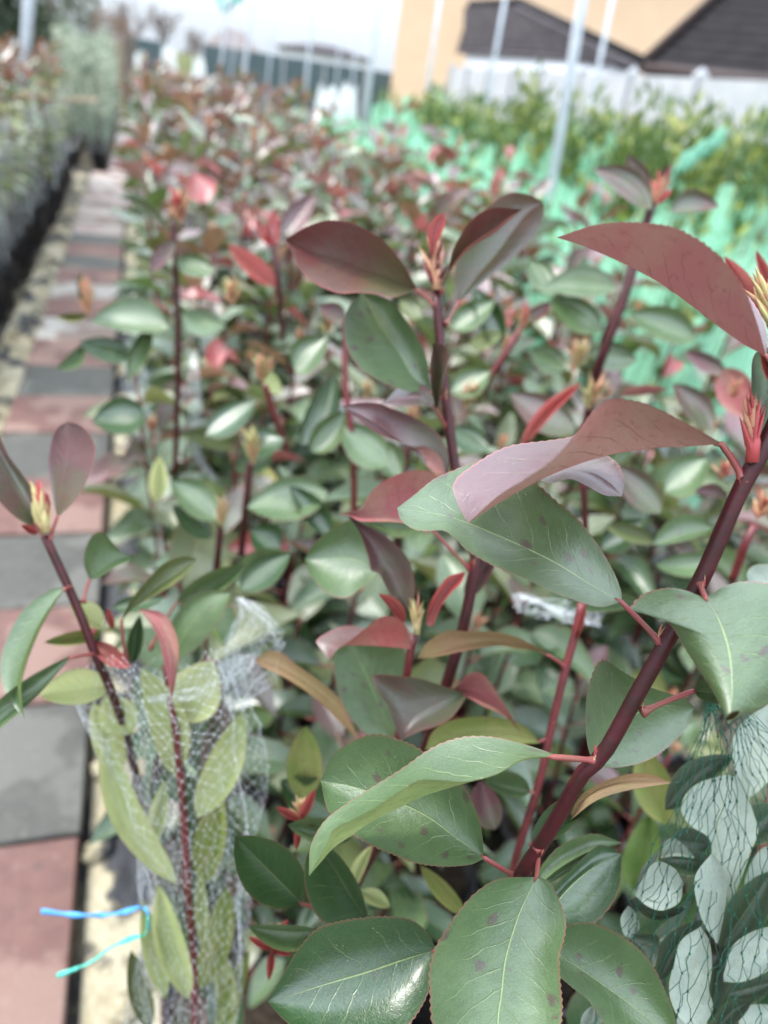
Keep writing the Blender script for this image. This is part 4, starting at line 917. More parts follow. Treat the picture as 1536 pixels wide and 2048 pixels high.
# lower leaves of the middle shoot, in the shade left of the lowest big leaf
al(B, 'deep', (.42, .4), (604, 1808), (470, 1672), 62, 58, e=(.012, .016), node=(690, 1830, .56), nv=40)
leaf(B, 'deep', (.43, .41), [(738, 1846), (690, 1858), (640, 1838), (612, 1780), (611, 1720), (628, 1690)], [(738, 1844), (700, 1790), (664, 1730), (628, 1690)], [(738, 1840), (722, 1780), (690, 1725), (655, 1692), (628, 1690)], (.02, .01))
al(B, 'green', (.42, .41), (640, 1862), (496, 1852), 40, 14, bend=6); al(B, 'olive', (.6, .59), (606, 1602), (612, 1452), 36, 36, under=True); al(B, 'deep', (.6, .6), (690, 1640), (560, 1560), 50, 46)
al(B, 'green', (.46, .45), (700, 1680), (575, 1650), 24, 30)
for x, y, sd in ((600, 1640, 91), (545, 1900, 92)):
    bud(B, x, y, .47, .02, P(x+4, y-60, .47)-P(x, y, .47), 12, sd, .62)
    for dx, dy, w_ in ((-48, -26, 9), (30, -62, 10), (-8, 62, 8), (40, 10, 7)): al(B, 'red', (.47, .46), (x, y), (x+dx, y+dy), w_, w_, nv=14, nu=3)
# ---- thin red shoot just left of the big stem
Dp = plant('photinia_plant', .5, .36, 'slim bright red photinia stem with tan backed leaves, just left of the thickest stem')
add_pot(Dp)
stem(Dp, [(1164, 1205, .5), (1150, 1270, .5), (1132, 1335, .5), (1104, 1450, .5), (1082, 1550, .5), (1058, 1630, .503), (1030, 1722, .51), (1018, 1800, .53)], .0029, .0026, STEM2, 28, tail=(.45, .36, .2))
leaf(Dp, 'tan', (.49, .47), [(1096, 1308), (1066, 1290), (1031, 1273), (990, 1264), (940, 1263), (894, 1262), (852, 1287), (834, 1318)], [(1096, 1310), (1050, 1290), (990, 1278), (930, 1280), (880, 1296), (834, 1318)],
     [(1095, 1313), (1073, 1302), (1038, 1298), (992, 1292), (922, 1303), (870, 1314), (834, 1318)], (.012, .008), node=(1128, 1332, .5))
leaf(Dp, 'olive', (.5, .49), [(1080, 1482), (1040, 1447), (975, 1433), (904, 1440), (866, 1463), (850, 1500)], [(1080, 1483), (1020, 1465), (950, 1465), (890, 1480), (850, 1500)], [(1080, 1486), (1020, 1490), (950, 1500), (890, 1505), (850, 1500)], (.006, .006), node=(1098, 1472, .5))
al(Dp, 'green', (.5, .52), (1062, 1584), (965, 1560), 20, 30, node=(1072, 1588, .5)); al(Dp, 'mauve', (.54, .55), (990, 1660), (960, 1560), 38, 26)
al(Dp, 'red', (.5, .49), (1150, 1280), (1172, 1205), 6, 8)
al(Dp, 'green', (.55, .56), (1140, 1210), (1290, 1205), 26, 16); axbud(Dp, 1135, 1330, .496, .006, seed=4); axbud(Dp, 1107, 1450, .496, .005, seed=5)
al(Dp, 'olive', (.56, .55), (1335, 1650), (1282, 1490), 34, 44, 8, under=True); al(Dp, 'deep', (.58, .57), (1265, 1780), (1302, 1625), 42, 30, -8, under=True)
al(Dp, 'olive', (.5, .49), (930, 1830), (840, 1730), 20, 16, under=True); al(Dp, 'lime', (.5, .49), (705, 1780), (745, 1690), 14, 12, bend=6)
al(Dp, 'lime', (.5, .49), (722, 1782), (780, 1815), 20, 14)

# ---- left shoot over the path, its lower half in white netting
Ep = plant('photinia_plant', .0, .2, 'photinia shoot leaning over the path at the left, lower leaves bundled in white netting')
add_pot(Ep)
stem(Ep, [(90, 1072, .5), (112, 1120, .5), (135, 1170, .5), (165, 1240, .5), (192, 1312, .503), (222, 1380, .512), (255, 1480, .56), (290, 1640, .63), (320, 1850, .68), (330, 2080, .72)], .0029, .0034, n=32, tail=(.0, .2, .2))
stem(Ep, [(330, 1330, .53), (348, 1440, .535), (358, 1530, .54), (368, 1640, .55), (374, 1760, .565), (386, 1900, .585), (391, 2070, .61)], .0024, .003, STEM2, 28)
leaf(Ep, 'mauve', (.5, .49), [(113, 1034), (101, 969), (98, 916), (110, 863), (134, 843)], [(114, 1034), (122, 990), (130, 930), (136, 890), (134, 843)], [(116, 1034), (148, 1004), (175, 958), (190, 905), (181, 872), (160, 851), (134, 843)], (-.006, .02), node=(98, 1082, .5))
leaf(Ep, 'bronze', (.5, .49), [(68, 1056), (28, 1032), (-10, 990), (-45, 920), (-55, 860)], [(70, 1050), (46, 1004), (18, 955), (-15, 900), (-55, 860)], [(76, 1044), (70, 990), (46, 951), (18, 913), (-5, 868), (-30, 850), (-55, 860)], (.02, .0), node=(94, 1080, .5))
leaf(Ep, 'green', (.48, .45), [(128, 1178), (108, 1202), (76, 1252), (50, 1312), (36, 1362), (40, 1402), (49, 1437)], [(129, 1178), (110, 1207), (82, 1256), (57, 1316), (44, 1366), (44, 1402), (49, 1437)],
     [(127, 1176), (104, 1178), (63, 1203), (32, 1240), (8, 1292), (0, 1334), (7, 1377), (28, 1412), (49, 1437)], (.006, -.006), node=(140, 1176, .5))
leaf(Ep, 'green', (.48, .45), [(140, 1318), (120, 1340), (88, 1378), (53, 1412), (21, 1440), (-40, 1492)], [(140, 1316), (100, 1356), (50, 1400), (0, 1430), (-40, 1492)], [(139, 1312), (98, 1332), (50, 1360), (0, 1398), (-35, 1440), (-40, 1492)], (.006, .006), node=(190, 1308, .503))
leaf(Ep, 'green', (.51, .5), [(178, 1158), (168, 1127), (172, 1095), (186, 1071), (204, 1064), (228, 1088), (246, 1106), (271, 1111)], [(179, 1158), (207, 1134), (239, 1112), (271, 1111)], [(181, 1159), (200, 1154), (228, 1136), (255, 1124), (271, 1111)], (.006, .008), node=(166, 1205, .502))
leaf(Ep, 'olive', (.5, .49), [(243, 1240), (262, 1200), (299, 1155), (327, 1127), (366, 1113), (394, 1118)], [(243, 1241), (280, 1200), (330, 1155), (394, 1118)], [(244, 1240), (270, 1215), (316, 1188), (362, 1158), (394, 1118)], (.006, .008), node=(252, 1318, .51))
leaf(Ep, 'rose', (.49, .47), [(276, 1217), (296, 1240), (313, 1268), (325, 1310), (334, 1352), (343, 1400)], [(276, 1217), (308, 1240), (332, 1280), (344, 1330), (343, 1400)], [(276, 1217), (323, 1225), (345, 1252), (357, 1290), (354, 1345), (343, 1400)], (.01, .0))
al(Ep, 'lime', (.53, .52), (205, 1255), (140, 1205), 20, 30, under=True); al(Ep, 'olive', (.53, .52), (205, 1265), (88, 1285), 16, 12, under=True)
al(Ep, 'lime', (.52, .49), (222, 1372), (78, 1392), 28, 44, under=True); al(Ep, 'maroon', (.515, .5), (188, 1285), (262, 1335), 16, 22, under=True, node=(186, 1262, .502))
al(Ep, 'deep', (.56, .56), (262, 1330), (280, 1230), 16, 16)
leaf(Ep, 'green', (.57, .55), [(340, 1318), (335, 1265), (369, 1206), (415, 1180), (461, 1186)], [(345, 1320), (372, 1262), (415, 1212), (461, 1186)], [(352, 1322), (390, 1300), (425, 1262), (448, 1222), (461, 1186)], (-.004, .02))
al(Ep, 'green', (.6, .58), (352, 1206), (490, 1128), 22, 26, node=(300, 1300, .6)); al(Ep, 'deep', (.62, .6), (480, 1180), (580, 1108), 34, 30); al(Ep, 'deep', (.62, .6), (225, 1215), (330, 1195), 16, 18)
bud(Ep, 92, 1066, .497, .034, P(80, 960, .5)-P(92, 1066, .497), 15, 21, .35, parts=True, mats=[BUDY, BUDR, BUDY])
al(Ep, 'red', (.495, .49), (76, 1068), (42, 1050), 7, 9); al(Ep, 'red', (.52, .51), (226, 1258), (214, 1216), 8, 8)
# leaves pressed upright inside the net
for kd, d, b, t, wl, wr, bend, un in (('lime', (.55, .53), (352, 1556), (282, 1335), 34, 44, -14, 0), ('lime', (.555, .54), (354, 1770), (205, 1432), 34, 34, 36, 0), ('lime', (.565, .555), (376, 2000), (316, 1768), 20, 42, 18, 0),
                                      ('lime', (.55, .54), (394, 1636), (488, 1420), 40, 32, -12, 0), ('lime', (.56, .55), (238, 1550), (186, 1405), 30, 34, 0, 1), ('lime', (.575, .565), (330, 2000), (285, 1800), 18, 26, 6, 0),
                                      ('olive', (.6, .6), (405, 1770), (440, 1580), 34, 30, 0, 1), ('olive', (.6, .6), (400, 1980), (455, 1770), 30, 30, -8, 1),
                                      ('lime', (.58, .57), (406, 1900), (398, 1730), 12, 14, 0, 0), ('olive', (.6, .6), (300, 2060), (262, 1900), 26, 22, 0, 0), ('lime', (.55, .53), (345, 1440), (425, 1322), 46, 62, 0, 1),
                                      ('lime', (.545, .53), (262, 1468), (210, 1390), 44, 38, 0, 1), ('lime', (.6, .6), (460, 2070), (440, 1890), 20, 24, 0, 1), ('olive', (.6, .6), (430, 2080), (500, 1900), 20, 18, 0, 1), ('lime', (.59, .59), (300, 1700), (330, 1560), 18, 18, 0, 0)):
    al(Ep, kd, d, b, t, wl, wr, bend, under=bool(un))

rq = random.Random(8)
for k in range(26):                                                    # dark leaves added behind, standing in for shaded gaps in the bundle
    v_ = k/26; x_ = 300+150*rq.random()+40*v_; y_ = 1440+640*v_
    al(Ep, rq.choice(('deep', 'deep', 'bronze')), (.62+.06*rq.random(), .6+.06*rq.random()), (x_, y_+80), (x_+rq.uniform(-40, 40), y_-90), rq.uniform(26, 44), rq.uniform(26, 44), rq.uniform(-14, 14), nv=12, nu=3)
# ---- netted shrub with pale leaf backs, bottom right
Fp = empty('silver_leaved_shrub', (.5, .04, GZ), 'shrub with pale silvery leaf backs pressed under dark green knotted netting, bottom right', 'shrub'); add_pot(Fp)
MB().tube([P(1560, 1500, .47), P(1520, 1750, .46), P(1480, 2000, .46), (.5, .05, .6), (.5, .04, .2)], [.003, .004, .005, .006, .006], 8).build('stem', BARK, Fp)
def lf(d, L, M, R, e=(.004, .004), un=True):
    leaf(Fp, 'silver', d, R if un else L, M, L if un else R, e[::-1] if un else e, nv=26, nu=4, teeth=.0, bulge=.002)
lf((.42, .41), [(1436, 1800), (1425, 1720), (1419, 1677), (1384, 1653), (1363, 1625), (1370, 1590), (1401, 1564), (1454, 1549)], [(1438, 1800), (1433, 1716), (1434, 1667), (1443, 1607), (1454, 1549)],
   [(1462, 1806), (1484, 1754), (1502, 1702), (1516, 1663), (1502, 1607), (1485, 1562), (1454, 1549)])
lf((.425, .42), [(1482, 1600), (1464, 1503), (1470, 1468), (1490, 1440), (1545, 1400)], [(1486, 1600), (1492, 1540), (1512, 1490), (1545, 1400)], [(1500, 1596), (1530, 1570), (1570, 1520), (1580, 1450), (1545, 1400)])
lf((.39, .385), [(1270, 1790), (1288, 1750), (1314, 1723), (1349, 1737), (1366, 1764)], [(1270, 1790), (1315, 1772), (1366, 1766)], [(1272, 1792), (1293, 1811), (1324, 1821), (1359, 1804), (1366, 1768)])
lf((.385, .38), [(1434, 1888), (1419, 1866), (1401, 1831), (1389, 1778), (1394, 1744), (1424, 1706)], [(1434, 1888), (1424, 1820), (1420, 1760), (1424, 1706)], [(1436, 1886), (1443, 1855), (1451, 1810), (1453, 1768), (1443, 1730), (1424, 1706)])
lf((.38, .375), [(1385, 2060), (1352, 2026), (1338, 1977), (1349, 1922), (1363, 1880), (1400, 1854)], [(1392, 2060), (1385, 1990), (1388, 1920), (1402, 1854)], [(1412, 2048), (1426, 2016), (1419, 1977), (1424, 1929), (1419, 1883), (1402, 1854)])
lf((.385, .38), [(1447, 1950), (1464, 1894), (1499, 1866), (1540, 1853), (1590, 1850)], [(1447, 1952), (1500, 1912), (1590, 1862)], [(1448, 1964), (1488, 1963), (1536, 1942), (1580, 1900), (1590, 1870)])
lf((.395, .39), [(1278, 1870), (1251, 1873), (1241, 1838), (1256, 1811)], [(1278, 1870), (1262, 1845), (1256, 1811)], [(1278, 1868), (1279, 1848), (1270, 1824), (1256, 1811)])
lf((.395, .39), [(1252, 1874), (1280, 1905), (1306, 1934), (1316, 1912)], [(1252, 1872), (1290, 1886), (1317, 1895)], [(1255, 1870), (1297, 1866), (1317, 1873), (1319, 1895)])
lf((.41, .4), [(1322, 1712), (1326, 1690), (1345, 1676), (1368, 1690), (1388, 1713)], [(1322, 1714), (1350, 1700), (1388, 1714)], [(1322, 1716), (1350, 1712), (1388, 1716)])
lf((.395, .39), [(1270, 1782), (1285, 1735), (1321, 1697)], [(1271, 1783), (1294, 1742), (1321, 1697)], [(1273, 1785), (1302, 1752), (1321, 1697)])
lf((.44, .44), [(1500, 1170), (1494, 1148), (1510, 1130), (1560, 1128)], [(1500, 1172), (1528, 1160), (1570, 1150)], [(1502, 1178), (1530, 1186), (1570, 1180)])
lf((.43, .42), [(1500, 1800), (1490, 1760), (1520, 1700), (1570, 1690)], [(1502, 1802), (1530, 1750), (1570, 1700)], [(1506, 1804), (1545, 1790), (1570, 1740)])
lf((.42, .42), [(1480, 2060), (1478, 2030), (1500, 2010), (1560, 2010)], [(1480, 2062), (1515, 2035), (1560, 2020)], [(1482, 2066), (1530, 2060), (1560, 2030)])
lf((.4, .4), [(1160, 2060), (1165, 2030), (1190, 2006)], [(1162, 2062), (1176, 2036), (1190, 2006)], [(1166, 2064), (1186, 2040), (1190, 2006)])
lf((.41, .41), [(1352, 2070), (1350, 2040), (1380, 2030), (1412, 2040)], [(1352, 2072), (1380, 2056), (1414, 2046)], [(1354, 2078), (1390, 2078), (1414, 2054)])
for d, b, t, wl, wr, bd2 in ((.43, (1320, 1720), (1440, 1740), 26, 30, 8), (.4, (1262, 1798), (1372, 1818), 26, 12, -22), (.41, (1440, 1900), (1545, 1740), 40, 46, 0), (.42, (1320, 1960), (1405, 1840), 30, 26, 12),
                             (.4, (1420, 2040), (1446, 1890), 14, 22, 0), (.41, (1432, 2060), (1504, 2000), 22, 24, 8), (.44, (1330, 1620), (1470, 1510), 30, 36, 18), (.45, (1340, 1680), (1420, 1690), 30, 40, 0),
                             (.44, (1450, 1990), (1560, 1960), 30, 30, 0), (.44, (1290, 2050), (1330, 1940), 40, 30, 0), (.45, (1480, 1680), (1560, 1610), 40, 40, 0)):
    al(Fp, 'silver', (d, d), b, t, wl, wr, bd2, teeth=0)
for x, y, dd, kk in ((1440, 1770, .49, 'deep'), (1330, 1850, .48, 'deep'), (1500, 1990, .48, 'deep'), (1400, 2000, .5, 'deep'), (1520, 1820, .5, 'deep'), (1300, 1960, .5, 'deep'), (1200, 2020, .5, 'deep')):
    al(Fp, kk, (dd, dd), (x-60, y+50), (x+60, y-60), 55, 55)

# ---- nettings
def lattice(nu_, nv_, pos, r, knot, mat, name, label, group=None, jit=.18, seed=1, closed=False, sub=2):
    """a knotted diamond net: pos(u, v) gives points of the sheet"""
    rr = random.Random(seed); mb = MB(); N = {}
    for j in range(nv_+1):
        for i in range(nu_+1):
            u = (i+.5*(j % 2))/nu_; N[i, j] = Vector(pos((u+rr.gauss(0, jit)/nu_) if not closed else u+rr.gauss(0, jit)/nu_, min(1, max(0, (j+rr.gauss(0, jit))/nv_))))
    def strand(a, b):
        m = [a.lerp(b, k/sub)+Vector((rr.gauss(0, 1), rr.gauss(0, 1), rr.gauss(0, 1)))*(a-b).length*.07*(0 < k < sub) for k in range(sub+1)]
        mb.tube(m, r, 3, cap=False)
    for j in range(nv_):
        for i in range(nu_+(0 if closed else 1)):
            o = j % 2
            for i2 in ((i, i+1) if o else (i-1, i)):
                if closed: strand(N[i % nu_, j], N[i2 % nu_, j+1])
                elif (i2, j+1) in N: strand(N[i, j], N[i2, j+1])
    if knot:
        for p in N.values():
            b = len(mb.v); mb.v += [p+Vector(q)*knot*rr.uniform(.7, 1.2) for q in ((1, 0, 0), (-1, 0, 0), (0, 1, 0), (0, -1, 0), (0, 0, 1.5), (0, 0, -1.5))]
            for f_ in ((0, 2, 4), (2, 1, 4), (1, 3, 4), (3, 0, 4), (2, 0, 5), (1, 2, 5), (3, 1, 5), (0, 3, 5)): mb.face([b+q for q in f_])
    o = mb.build(name, mat); tag(o, label, 'netting', group); return o
NETG = simple('dark_green_thread', (.006, .05, .03), .5, .3, (.008, .09, .055), 60)
NETT = simple('white_thread', (.78, .8, .82), .4, .5, (.6, .63, .66), 80)
lb = spl([(1412, 1375), (1396, 1470), (1345, 1590), (1316, 1675), (1272, 1775), (1240, 1845), (1205, 1920), (1150, 2060), (1120, 2120)], 60)
rb = spl([(1440, 1370), (1520, 1440), (1600, 1560), (1650, 1700), (1680, 1850), (1700, 2000), (1720, 2120)], 60)
def gpos(u, v):
    k = min(59, max(0, v*59)); i = int(k); f_ = k-i; i2 = min(59, i+1); a = lb[i]*(1-f_)+lb[i2]*f_; b = rb[i]*(1-f_)+rb[i2]*f_; p = a+(b-a)*u
    return P(p[0]+5*math.sin(v*23+u*9), p[1], .375-.022*math.sin(math.pi*min(1, max(0, u)))*v+.012*math.sin(v*9)*math.sin(u*11)+.02*(1-v))
lattice(18, 15, gpos, .0002, .0008, NETG, 'plant_net', 'dark green knotted net drawn over the silvery leaved shrub at the bottom right', jit=.2, seed=4, sub=3)
# white net bundle round the left shoot
ax = spl([(335, 1330, .545), (345, 1440, .545), (358, 1560, .555), (368, 1700, .57), (372, 1850, .585), (362, 2080, .61)], 50)
lf_ = np.interp(np.linspace(0, 1, 50), np.linspace(0, 1, 7), [175, 150, 110, 84, 80, 95, 100]); rg_ = np.interp(np.linspace(0, 1, 50), np.linspace(0, 1, 7), [140, 170, 150, 132, 118, 105, 100])
def wpos(u, v):
    k = min(49, max(0, v*49)); i = int(k); f_ = k-i; i2 = min(49, i+1); c = ax[i]*(1-f_)+ax[i2]*f_; a = 2*math.pi*u; w = (rg_[i] if math.cos(a) > 0 else lf_[i])
    fold = 1+.1*math.sin(7*a+v*6)+.07*math.sin(3*a-v*14)
    return P(c[0]+math.cos(a)*w*fold, c[1]+25*math.sin(5*a)*(1-v)+20*math.cos(a)*(v-.5), c[2]-.048*math.sin(a)*fold*(w/120))
lattice(40, 58, wpos, .00008, .0005, NETT, 'plant_net', 'fine white net bundling the lower leaves of the left shoot beside the path', jit=.22, seed=6, closed=True, sub=1)
def bunch(pts, rad_, n, cells, r, name, label, seed, squash=1.):
    q = spl(pts, 40); rs = np.interp(np.linspace(0, 1, 40), np.linspace(0, 1, len(rad_)), rad_)
    def f_(u, v):
        k = min(39, max(0, v*39)); i = int(k); c = q[i]+(q[min(39, i+1)]-q[i])*(k-i); a = 6.2832*u; s = rs[i]*math.sin(math.pi*min(1, max(0, .06+.88*v)))**.5*(1+.6*noise.noise(Vector((math.cos(a)*2, math.sin(a)*2+seed, v*5)))+.25*math.sin(5*a+v*9))
        w = P(c[0]+math.cos(a)*s, c[1]+.35*s*math.sin(a*2+v*7), c[2]); return w+fw*(-math.sin(a)*s*squash*c[2]/F)
    return lattice(max(8, int(n*.55)), max(8, int(cells*.6)), f_, r*.42, r*.85, NETT, name, label, jit=.35, seed=seed, closed=True, sub=1)
bunch([(478, 1195, .56), (510, 1235, .55), (505, 1290, .545), (490, 1350, .54), (470, 1420, .545)], [10, 46, 60, 58, 30], 40, 46, .00019, 'net_bunch', 'white net gathered in a loose tuft at the top of the wrapped left bundle', 12)
bunch([(300, 1400, .53), (380, 1380, .53), (450, 1350, .535), (505, 1310, .54)], [36, 40, 40, 30], 26, 40, .00016, 'net_bunch', 'white net rolled over the pale leaves at the neck of the left bundle', 13)
bunch([(150, 1405, .52), (215, 1500, .535), (265, 1580, .545), (295, 1660, .555), (292, 1800, .57), (290, 1950, .59)], [6, 22, 20, 16, 14, 12], 16, 60, .00016, 'net_bunch', 'white net pulled into a pale rope down the path side of the left bundle', 14)
bunch([(1030, 1190, .66), (1090, 1215, .66), (1150, 1225, .66), (1190, 1250, .66)], [16, 46, 50, 20], 24, 30, .0003, 'net_bunch', 'white net fold behind the slim red stem', 16)
bunch([(262, 690, 1.3), (280, 800, 1.32), (305, 930, 1.36), (320, 1080, 1.42)], [34, 18, 14, 16], 16, 50, .0006, 'net_bunch', 'twisted white net hanging beside the path among blurred leaves', 19)
bunch([(385, 700, 1.25), (392, 800, 1.26), (390, 900, 1.3), (430, 960, 1.32)], [16, 9, 8, 10], 10, 40, .0006, 'net_bunch', 'thin cord of white net right of the twisted net beside the path', 20)
# ties
BLUE = simple('blue_plastic_tape', (.06, .26, .58), .5, .4, (.1, .34, .66), 90); TEAL = simple('teal_plastic_tape', (.06, .44, .35), .5, .4, (.12, .54, .42), 90)
ribbon('plastic_tie', [(82, 1822, .6), (150, 1830, .6), (210, 1830, .585), (255, 1822, .57), (290, 1816, .56), (300, 1860, .555)], .0019, BLUE, 'bright blue plastic tie sticking out from the white net bundle over the path', 'tie', twist=.7)
ribbon('plastic_tie', [(114, 1952, .6), (150, 1938, .6), (185, 1922, .59), (225, 1893, .575), (265, 1876, .565), (292, 1866, .556), (296, 1830, .553)], .0019, TEAL, 'teal green plastic tie below the blue one on the white net bundle', 'tie', twist=.7)

# ---- shorter bushes under the shoots fill the shade
for x, y, h, n_, sd, lab in ((.3, .62, .86, 4, 901, 'low shaded photinia bush under the middle shoot'), (.12, .6, .5, 3, 902, 'low photinia bush behind the white net bundle'), (.62, .58, .9, 4, 903, 'low photinia bush behind the slim red stem'),
                           (.93, .6, .95, 4, 904, 'low photinia bush at the right edge behind the thickest stem'), (.36, .3, .62, 3, 905, 'shortest photinia bush in deep shade below the middle shoot'), (.75, .3, .7, 3, 906, 'short photinia bush beside the silvery leaved shrub')):
    near_plant(x, y, h, n_, .13, sd, lab, .25, .08, .25, None)

# ---- single leaves that stand out among the softer bushes behind, with the shoots that carry them
Mp = PL[0, 1]
stem(Mp, [(346, 440, 1.05), (352, 560, 1.06), (356, 730, 1.08), (350, 950, 1.14)], .0045, .0045)
bud(Mp, 360, 445, 1.045, .062, seed=31, n=16, spread=.8, mats=[BUDO, BUDO, BUDR])
for kd, b, t, wl, wr, bd2, un in (('green', (338, 657), (182, 642), 14, 58, 0, 0), ('green', (362, 628), (452, 652), 20, 34, 0, 0), ('deep', (268, 712), (158, 685), 26, 24, 0, 0), ('green', (170, 690), (112, 738), 18, 14, 8, 0),
                                  ('deep', (294, 832), (184, 842), 34, 44, 0, 0), ('olive', (338, 462), (232, 392), 5, 10, -14, 0), ('olive', (172, 615), (160, 545), 11, 11, 0, 0), ('olive', (176, 628), (112, 632), 14, 3, 0, 1),
                                  ('olive', (345, 560), (270, 510), 16, 20, 0, 0), ('green', (352, 520), (430, 545), 24, 22, 0, 0), ('mauve', (350, 480), (300, 545), 16, 20, 0, 0), ('green', (300, 655), (255, 760), 20, 20, 0, 0)):
    al(Mp, kd, (1.04, 1.03), b, t, wl, wr, bd2, e=(.02, .02), under=bool(un), nv=16, bulge=.008)
bud(Mp, 176, 632, 1.04, .05, seed=32, mats=[BUDO, BUDO, BUDO])
Mp = PL[1, 0]
stem(Mp, [(690, 640, .78), (691, 760, .78), (704, 880, .79), (708, 1000, .82), (700, 1100, .85)], .0034, .0036, STEM2)
for kd, d, b, t, wl, wr, bd2, un in (('green', .8, (592, 748), (655, 672), 34, 34, 10, 0), ('deep', .82, (602, 892), (668, 748), 20, 44, 0, 0), ('green', .8, (622, 905), (692, 822), 28, 32, 0, 0), ('green', .78, (778, 930), (680, 846), 42, 36, 0, 0),
                                  ('mauve', .78, (690, 640), (640, 610), 16, 22, 0, 0), ('deep', .84, (1000, 692), (945, 574), 22, 34, 0, 0), ('green', .8, (902, 785), (982, 742), 34, 30, 0, 0), ('green', .84, (905, 660), (990, 600), 30, 24, 0, 0),
                                  ('lime', .84, (940, 690), (1005, 665), 16, 18, 0, 0), ('olive', .84, (800, 600), (845, 635), 20, 20, 0, 0), ('green', .84, (760, 880), (800, 960), 30, 30, 0, 0), ('deep', .85, (900, 860), (980, 900), 28, 28, 0, 0)):
    al(Mp, kd, (d, d-.01), b, t, wl, wr, bd2, e=(.015, .015), under=bool(un), nv=16, bulge=.006)
for x, y, z, sd in ((655, 668, .035, 41), (935, 815, .042, 42), (735, 800, .03, 43), (525, 765, .045, 44), (465, 610, .04, 45)): bud(Mp, x, y, .8, z, seed=sd, spread=.8, mats=[BUDO, BUDO, BUDY])
stem(Mp, [(1052, 640, .82), (1015, 700, .82), (975, 760, .83)], .004, .004, STEM2, 12); bud(Mp, 1040, 672, .81, .034, seed=46, mats=[BUDO, BUDO, BUDR]); al(Mp, 'maroon', (.81, .8), (1052, 642), (1102, 604), 12, 16)
Mp = PL[0, 0]
stem(Mp, [(500, 925, .82), (492, 1010, .83), (482, 1110, .86)], .0042, .004); bud(Mp, 506, 930, .81, .042, seed=51, mats=[BUDO, BUDO, BUDY])
stem(Mp, [(442, 1045, .82), (436, 1110, .83), (425, 1200, .86)], .004, .004); bud(Mp, 444, 1055, .81, .035, seed=52, mats=[BUDO, BUDO, BUDY])
stem(Mp, [(530, 770, .88), (552, 840, .9), (575, 900, .92)], .004, .004, STEM2)
for kd, d, b, t, wl, wr, bd2, un in (('green', .82, (656, 985), (494, 1015), 42, 46, 0, 0), ('deep', .8, (662, 1076), (578, 972), 18, 34, 0, 0), ('deep', .86, (412, 872), (512, 800), 32, 30, 0, 0), ('green', .82, (432, 1040), (340, 962), 26, 44, 0, 0),
                                  ('deep', .83, (425, 1075), (345, 1010), 26, 22, 0, 0), ('lime', .84, (310, 1005), (318, 912), 16, 22, 0, 1), ('deep', .85, (480, 900), (570, 880), 40, 26, 0, 0), ('green', .88, (545, 905), (470, 940), 26, 30, 0, 0),
                                  ('green', .78, (470, 1170), (580, 1105), 40, 32, 0, 0), ('lime', .9, (560, 790), (520, 735), 14, 16, 0, 0), ('deep', .8, (560, 1100), (500, 1060), 30, 40, 0, 0)):
    al(Mp, kd, (d, d-.01), b, t, wl, wr, bd2, e=(.015, .015), under=bool(un), nv=16, bulge=.006)
Mp = PL[1, 2]
for kd, d, b, t, wl, wr, bd2, un in (('red', 1.1, (552, 574), (455, 488), 14, 26, 4, 1), ('red', 1.1, (546, 500), (548, 420), 16, 12, 0, 0), ('mauve', 1.12, (556, 480), (628, 385), 16, 34, 8, 0), ('red', 1.1, (545, 495), (510, 440), 10, 12, 0, 0), ('red', 1.5, (410, 405), (388, 345), 26, 34, 0, 0)):
    al(Mp, kd, (d, d), b, t, wl, wr, bd2, e=(.02, .02), under=bool(un), nv=16, bulge=.006)
stem(Mp, [(545, 490, 1.1), (556, 560, 1.1), (566, 680, 1.14)], .0045, .0045)
Mp = PL[2, 0]
stem(Mp, [(1308, 395, .8), (1292, 450, .8), (1250, 590, .8), (1213, 690, .81), (1190, 760, .83), (1165, 900, .88)], .0048, .0056)
bud(Mp, 1312, 412, .795, .05, P(1330, 340, .8)-P(1308, 412, .8), 16, 61, .7, mats=[BUDO, BUDO, BUDR])
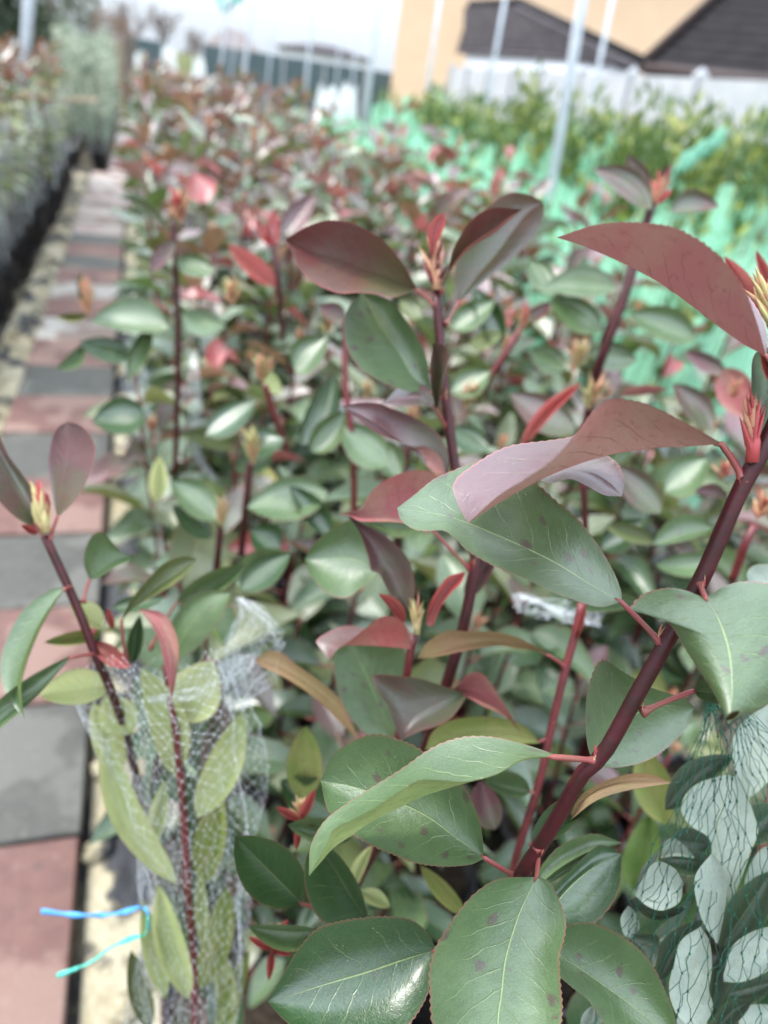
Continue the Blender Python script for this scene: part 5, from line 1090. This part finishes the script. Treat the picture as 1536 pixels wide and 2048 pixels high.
for kd, d, b, t, wl, wr, bd2, un in (('bronze', .79, (1304, 418), (1186, 336), 26, 32, -14, 0), ('bronze', .82, (1302, 405), (1256, 308), 26, 24, 0, 0), ('bronze', .79, (1340, 424), (1440, 414), 42, 6, 0, 0), ('mauve', .8, (1325, 370), (1338, 328), 10, 10, 0, 0),
                                  ('green', .8, (1392, 680), (1260, 628), 26, 44, 0, 0), ('green', .84, (1235, 578), (1088, 574), 18, 46, 0, 0), ('green', .82, (1205, 660), (1100, 598), 32, 34, 0, 0), ('mauve', .78, (1452, 742), (1370, 702), 22, 16, 0, 0),
                                  ('rose', .78, (1450, 735), (1500, 840), 36, 40, 0, 1), ('green', .86, (1185, 700), (1275, 720), 26, 34, 0, 0), ('green', .9, (1060, 520), (1110, 590), 26, 26, 0, 0), ('green', .84, (1130, 740), (1060, 700), 26, 30, 0, 0)):
    al(Mp, kd, (d, d-.01), b, t, wl, wr, bd2, e=(.016, .016), under=bool(un), nv=16, bulge=.006)
Mp = PL[1, 1]
for kd, d, b, t, wl, wr, bd2, un in (('bronze', .75, (1152, 862), (1020, 786), 38, 34, 0, 0), ('red', .7, (1040, 892), (1164, 764), 10, 18, 14, 1), ('rose', .75, (1236, 792), (1338, 780), 16, 4, 0, 1), ('bronze', .76, (1424, 862), (1345, 768), 20, 38, 0, 0),
                                  ('green', .72, (1330, 985), (1416, 916), 42, 40, 0, 0), ('mauve', .62, (1455, 996), (1388, 984), 4, 24, 0, 0), ('green', .62, (1428, 1056), (1304, 1090), 10, 44, 0, 0), ('olive', .66, (1312, 1084), (1210, 1052), 16, 20, 0, 0),
                                  ('bronze', .7, (1322, 1026), (1228, 930), 30, 36, 0, 0), ('green', .7, (1440, 1120), (1310, 1130), 30, 20, 0, 0), ('deep', .74, (1200, 1100), (1290, 1040), 30, 30, 0, 0)):
    al(Mp, kd, (d, d-.01), b, t, wl, wr, bd2, e=(.015, .015), under=bool(un), nv=16, bulge=.005)
for x, y, d, z, sd in ((1148, 745, .78, .05, 71), (1178, 820, .76, .05, 72), (1440, 962, .66, .03, 73), (1462, 800, .72, .03, 74), (1515, 1040, .6, .04, 75)): bud(Mp, x, y, d, z, seed=sd, spread=.8, mats=[BUDO, BUDO, BUDR if sd > 72 else BUDY])
stem(Mp, [(1510, 1050, .6), (1490, 1090, .6), (1465, 1160, .62)], .0035, .0035, STEM2, 12)
stem(Mp, [(1168, 960, .66), (1170, 1040, .67), (1172, 1120, .68)], .003, .003, STEM, 12)
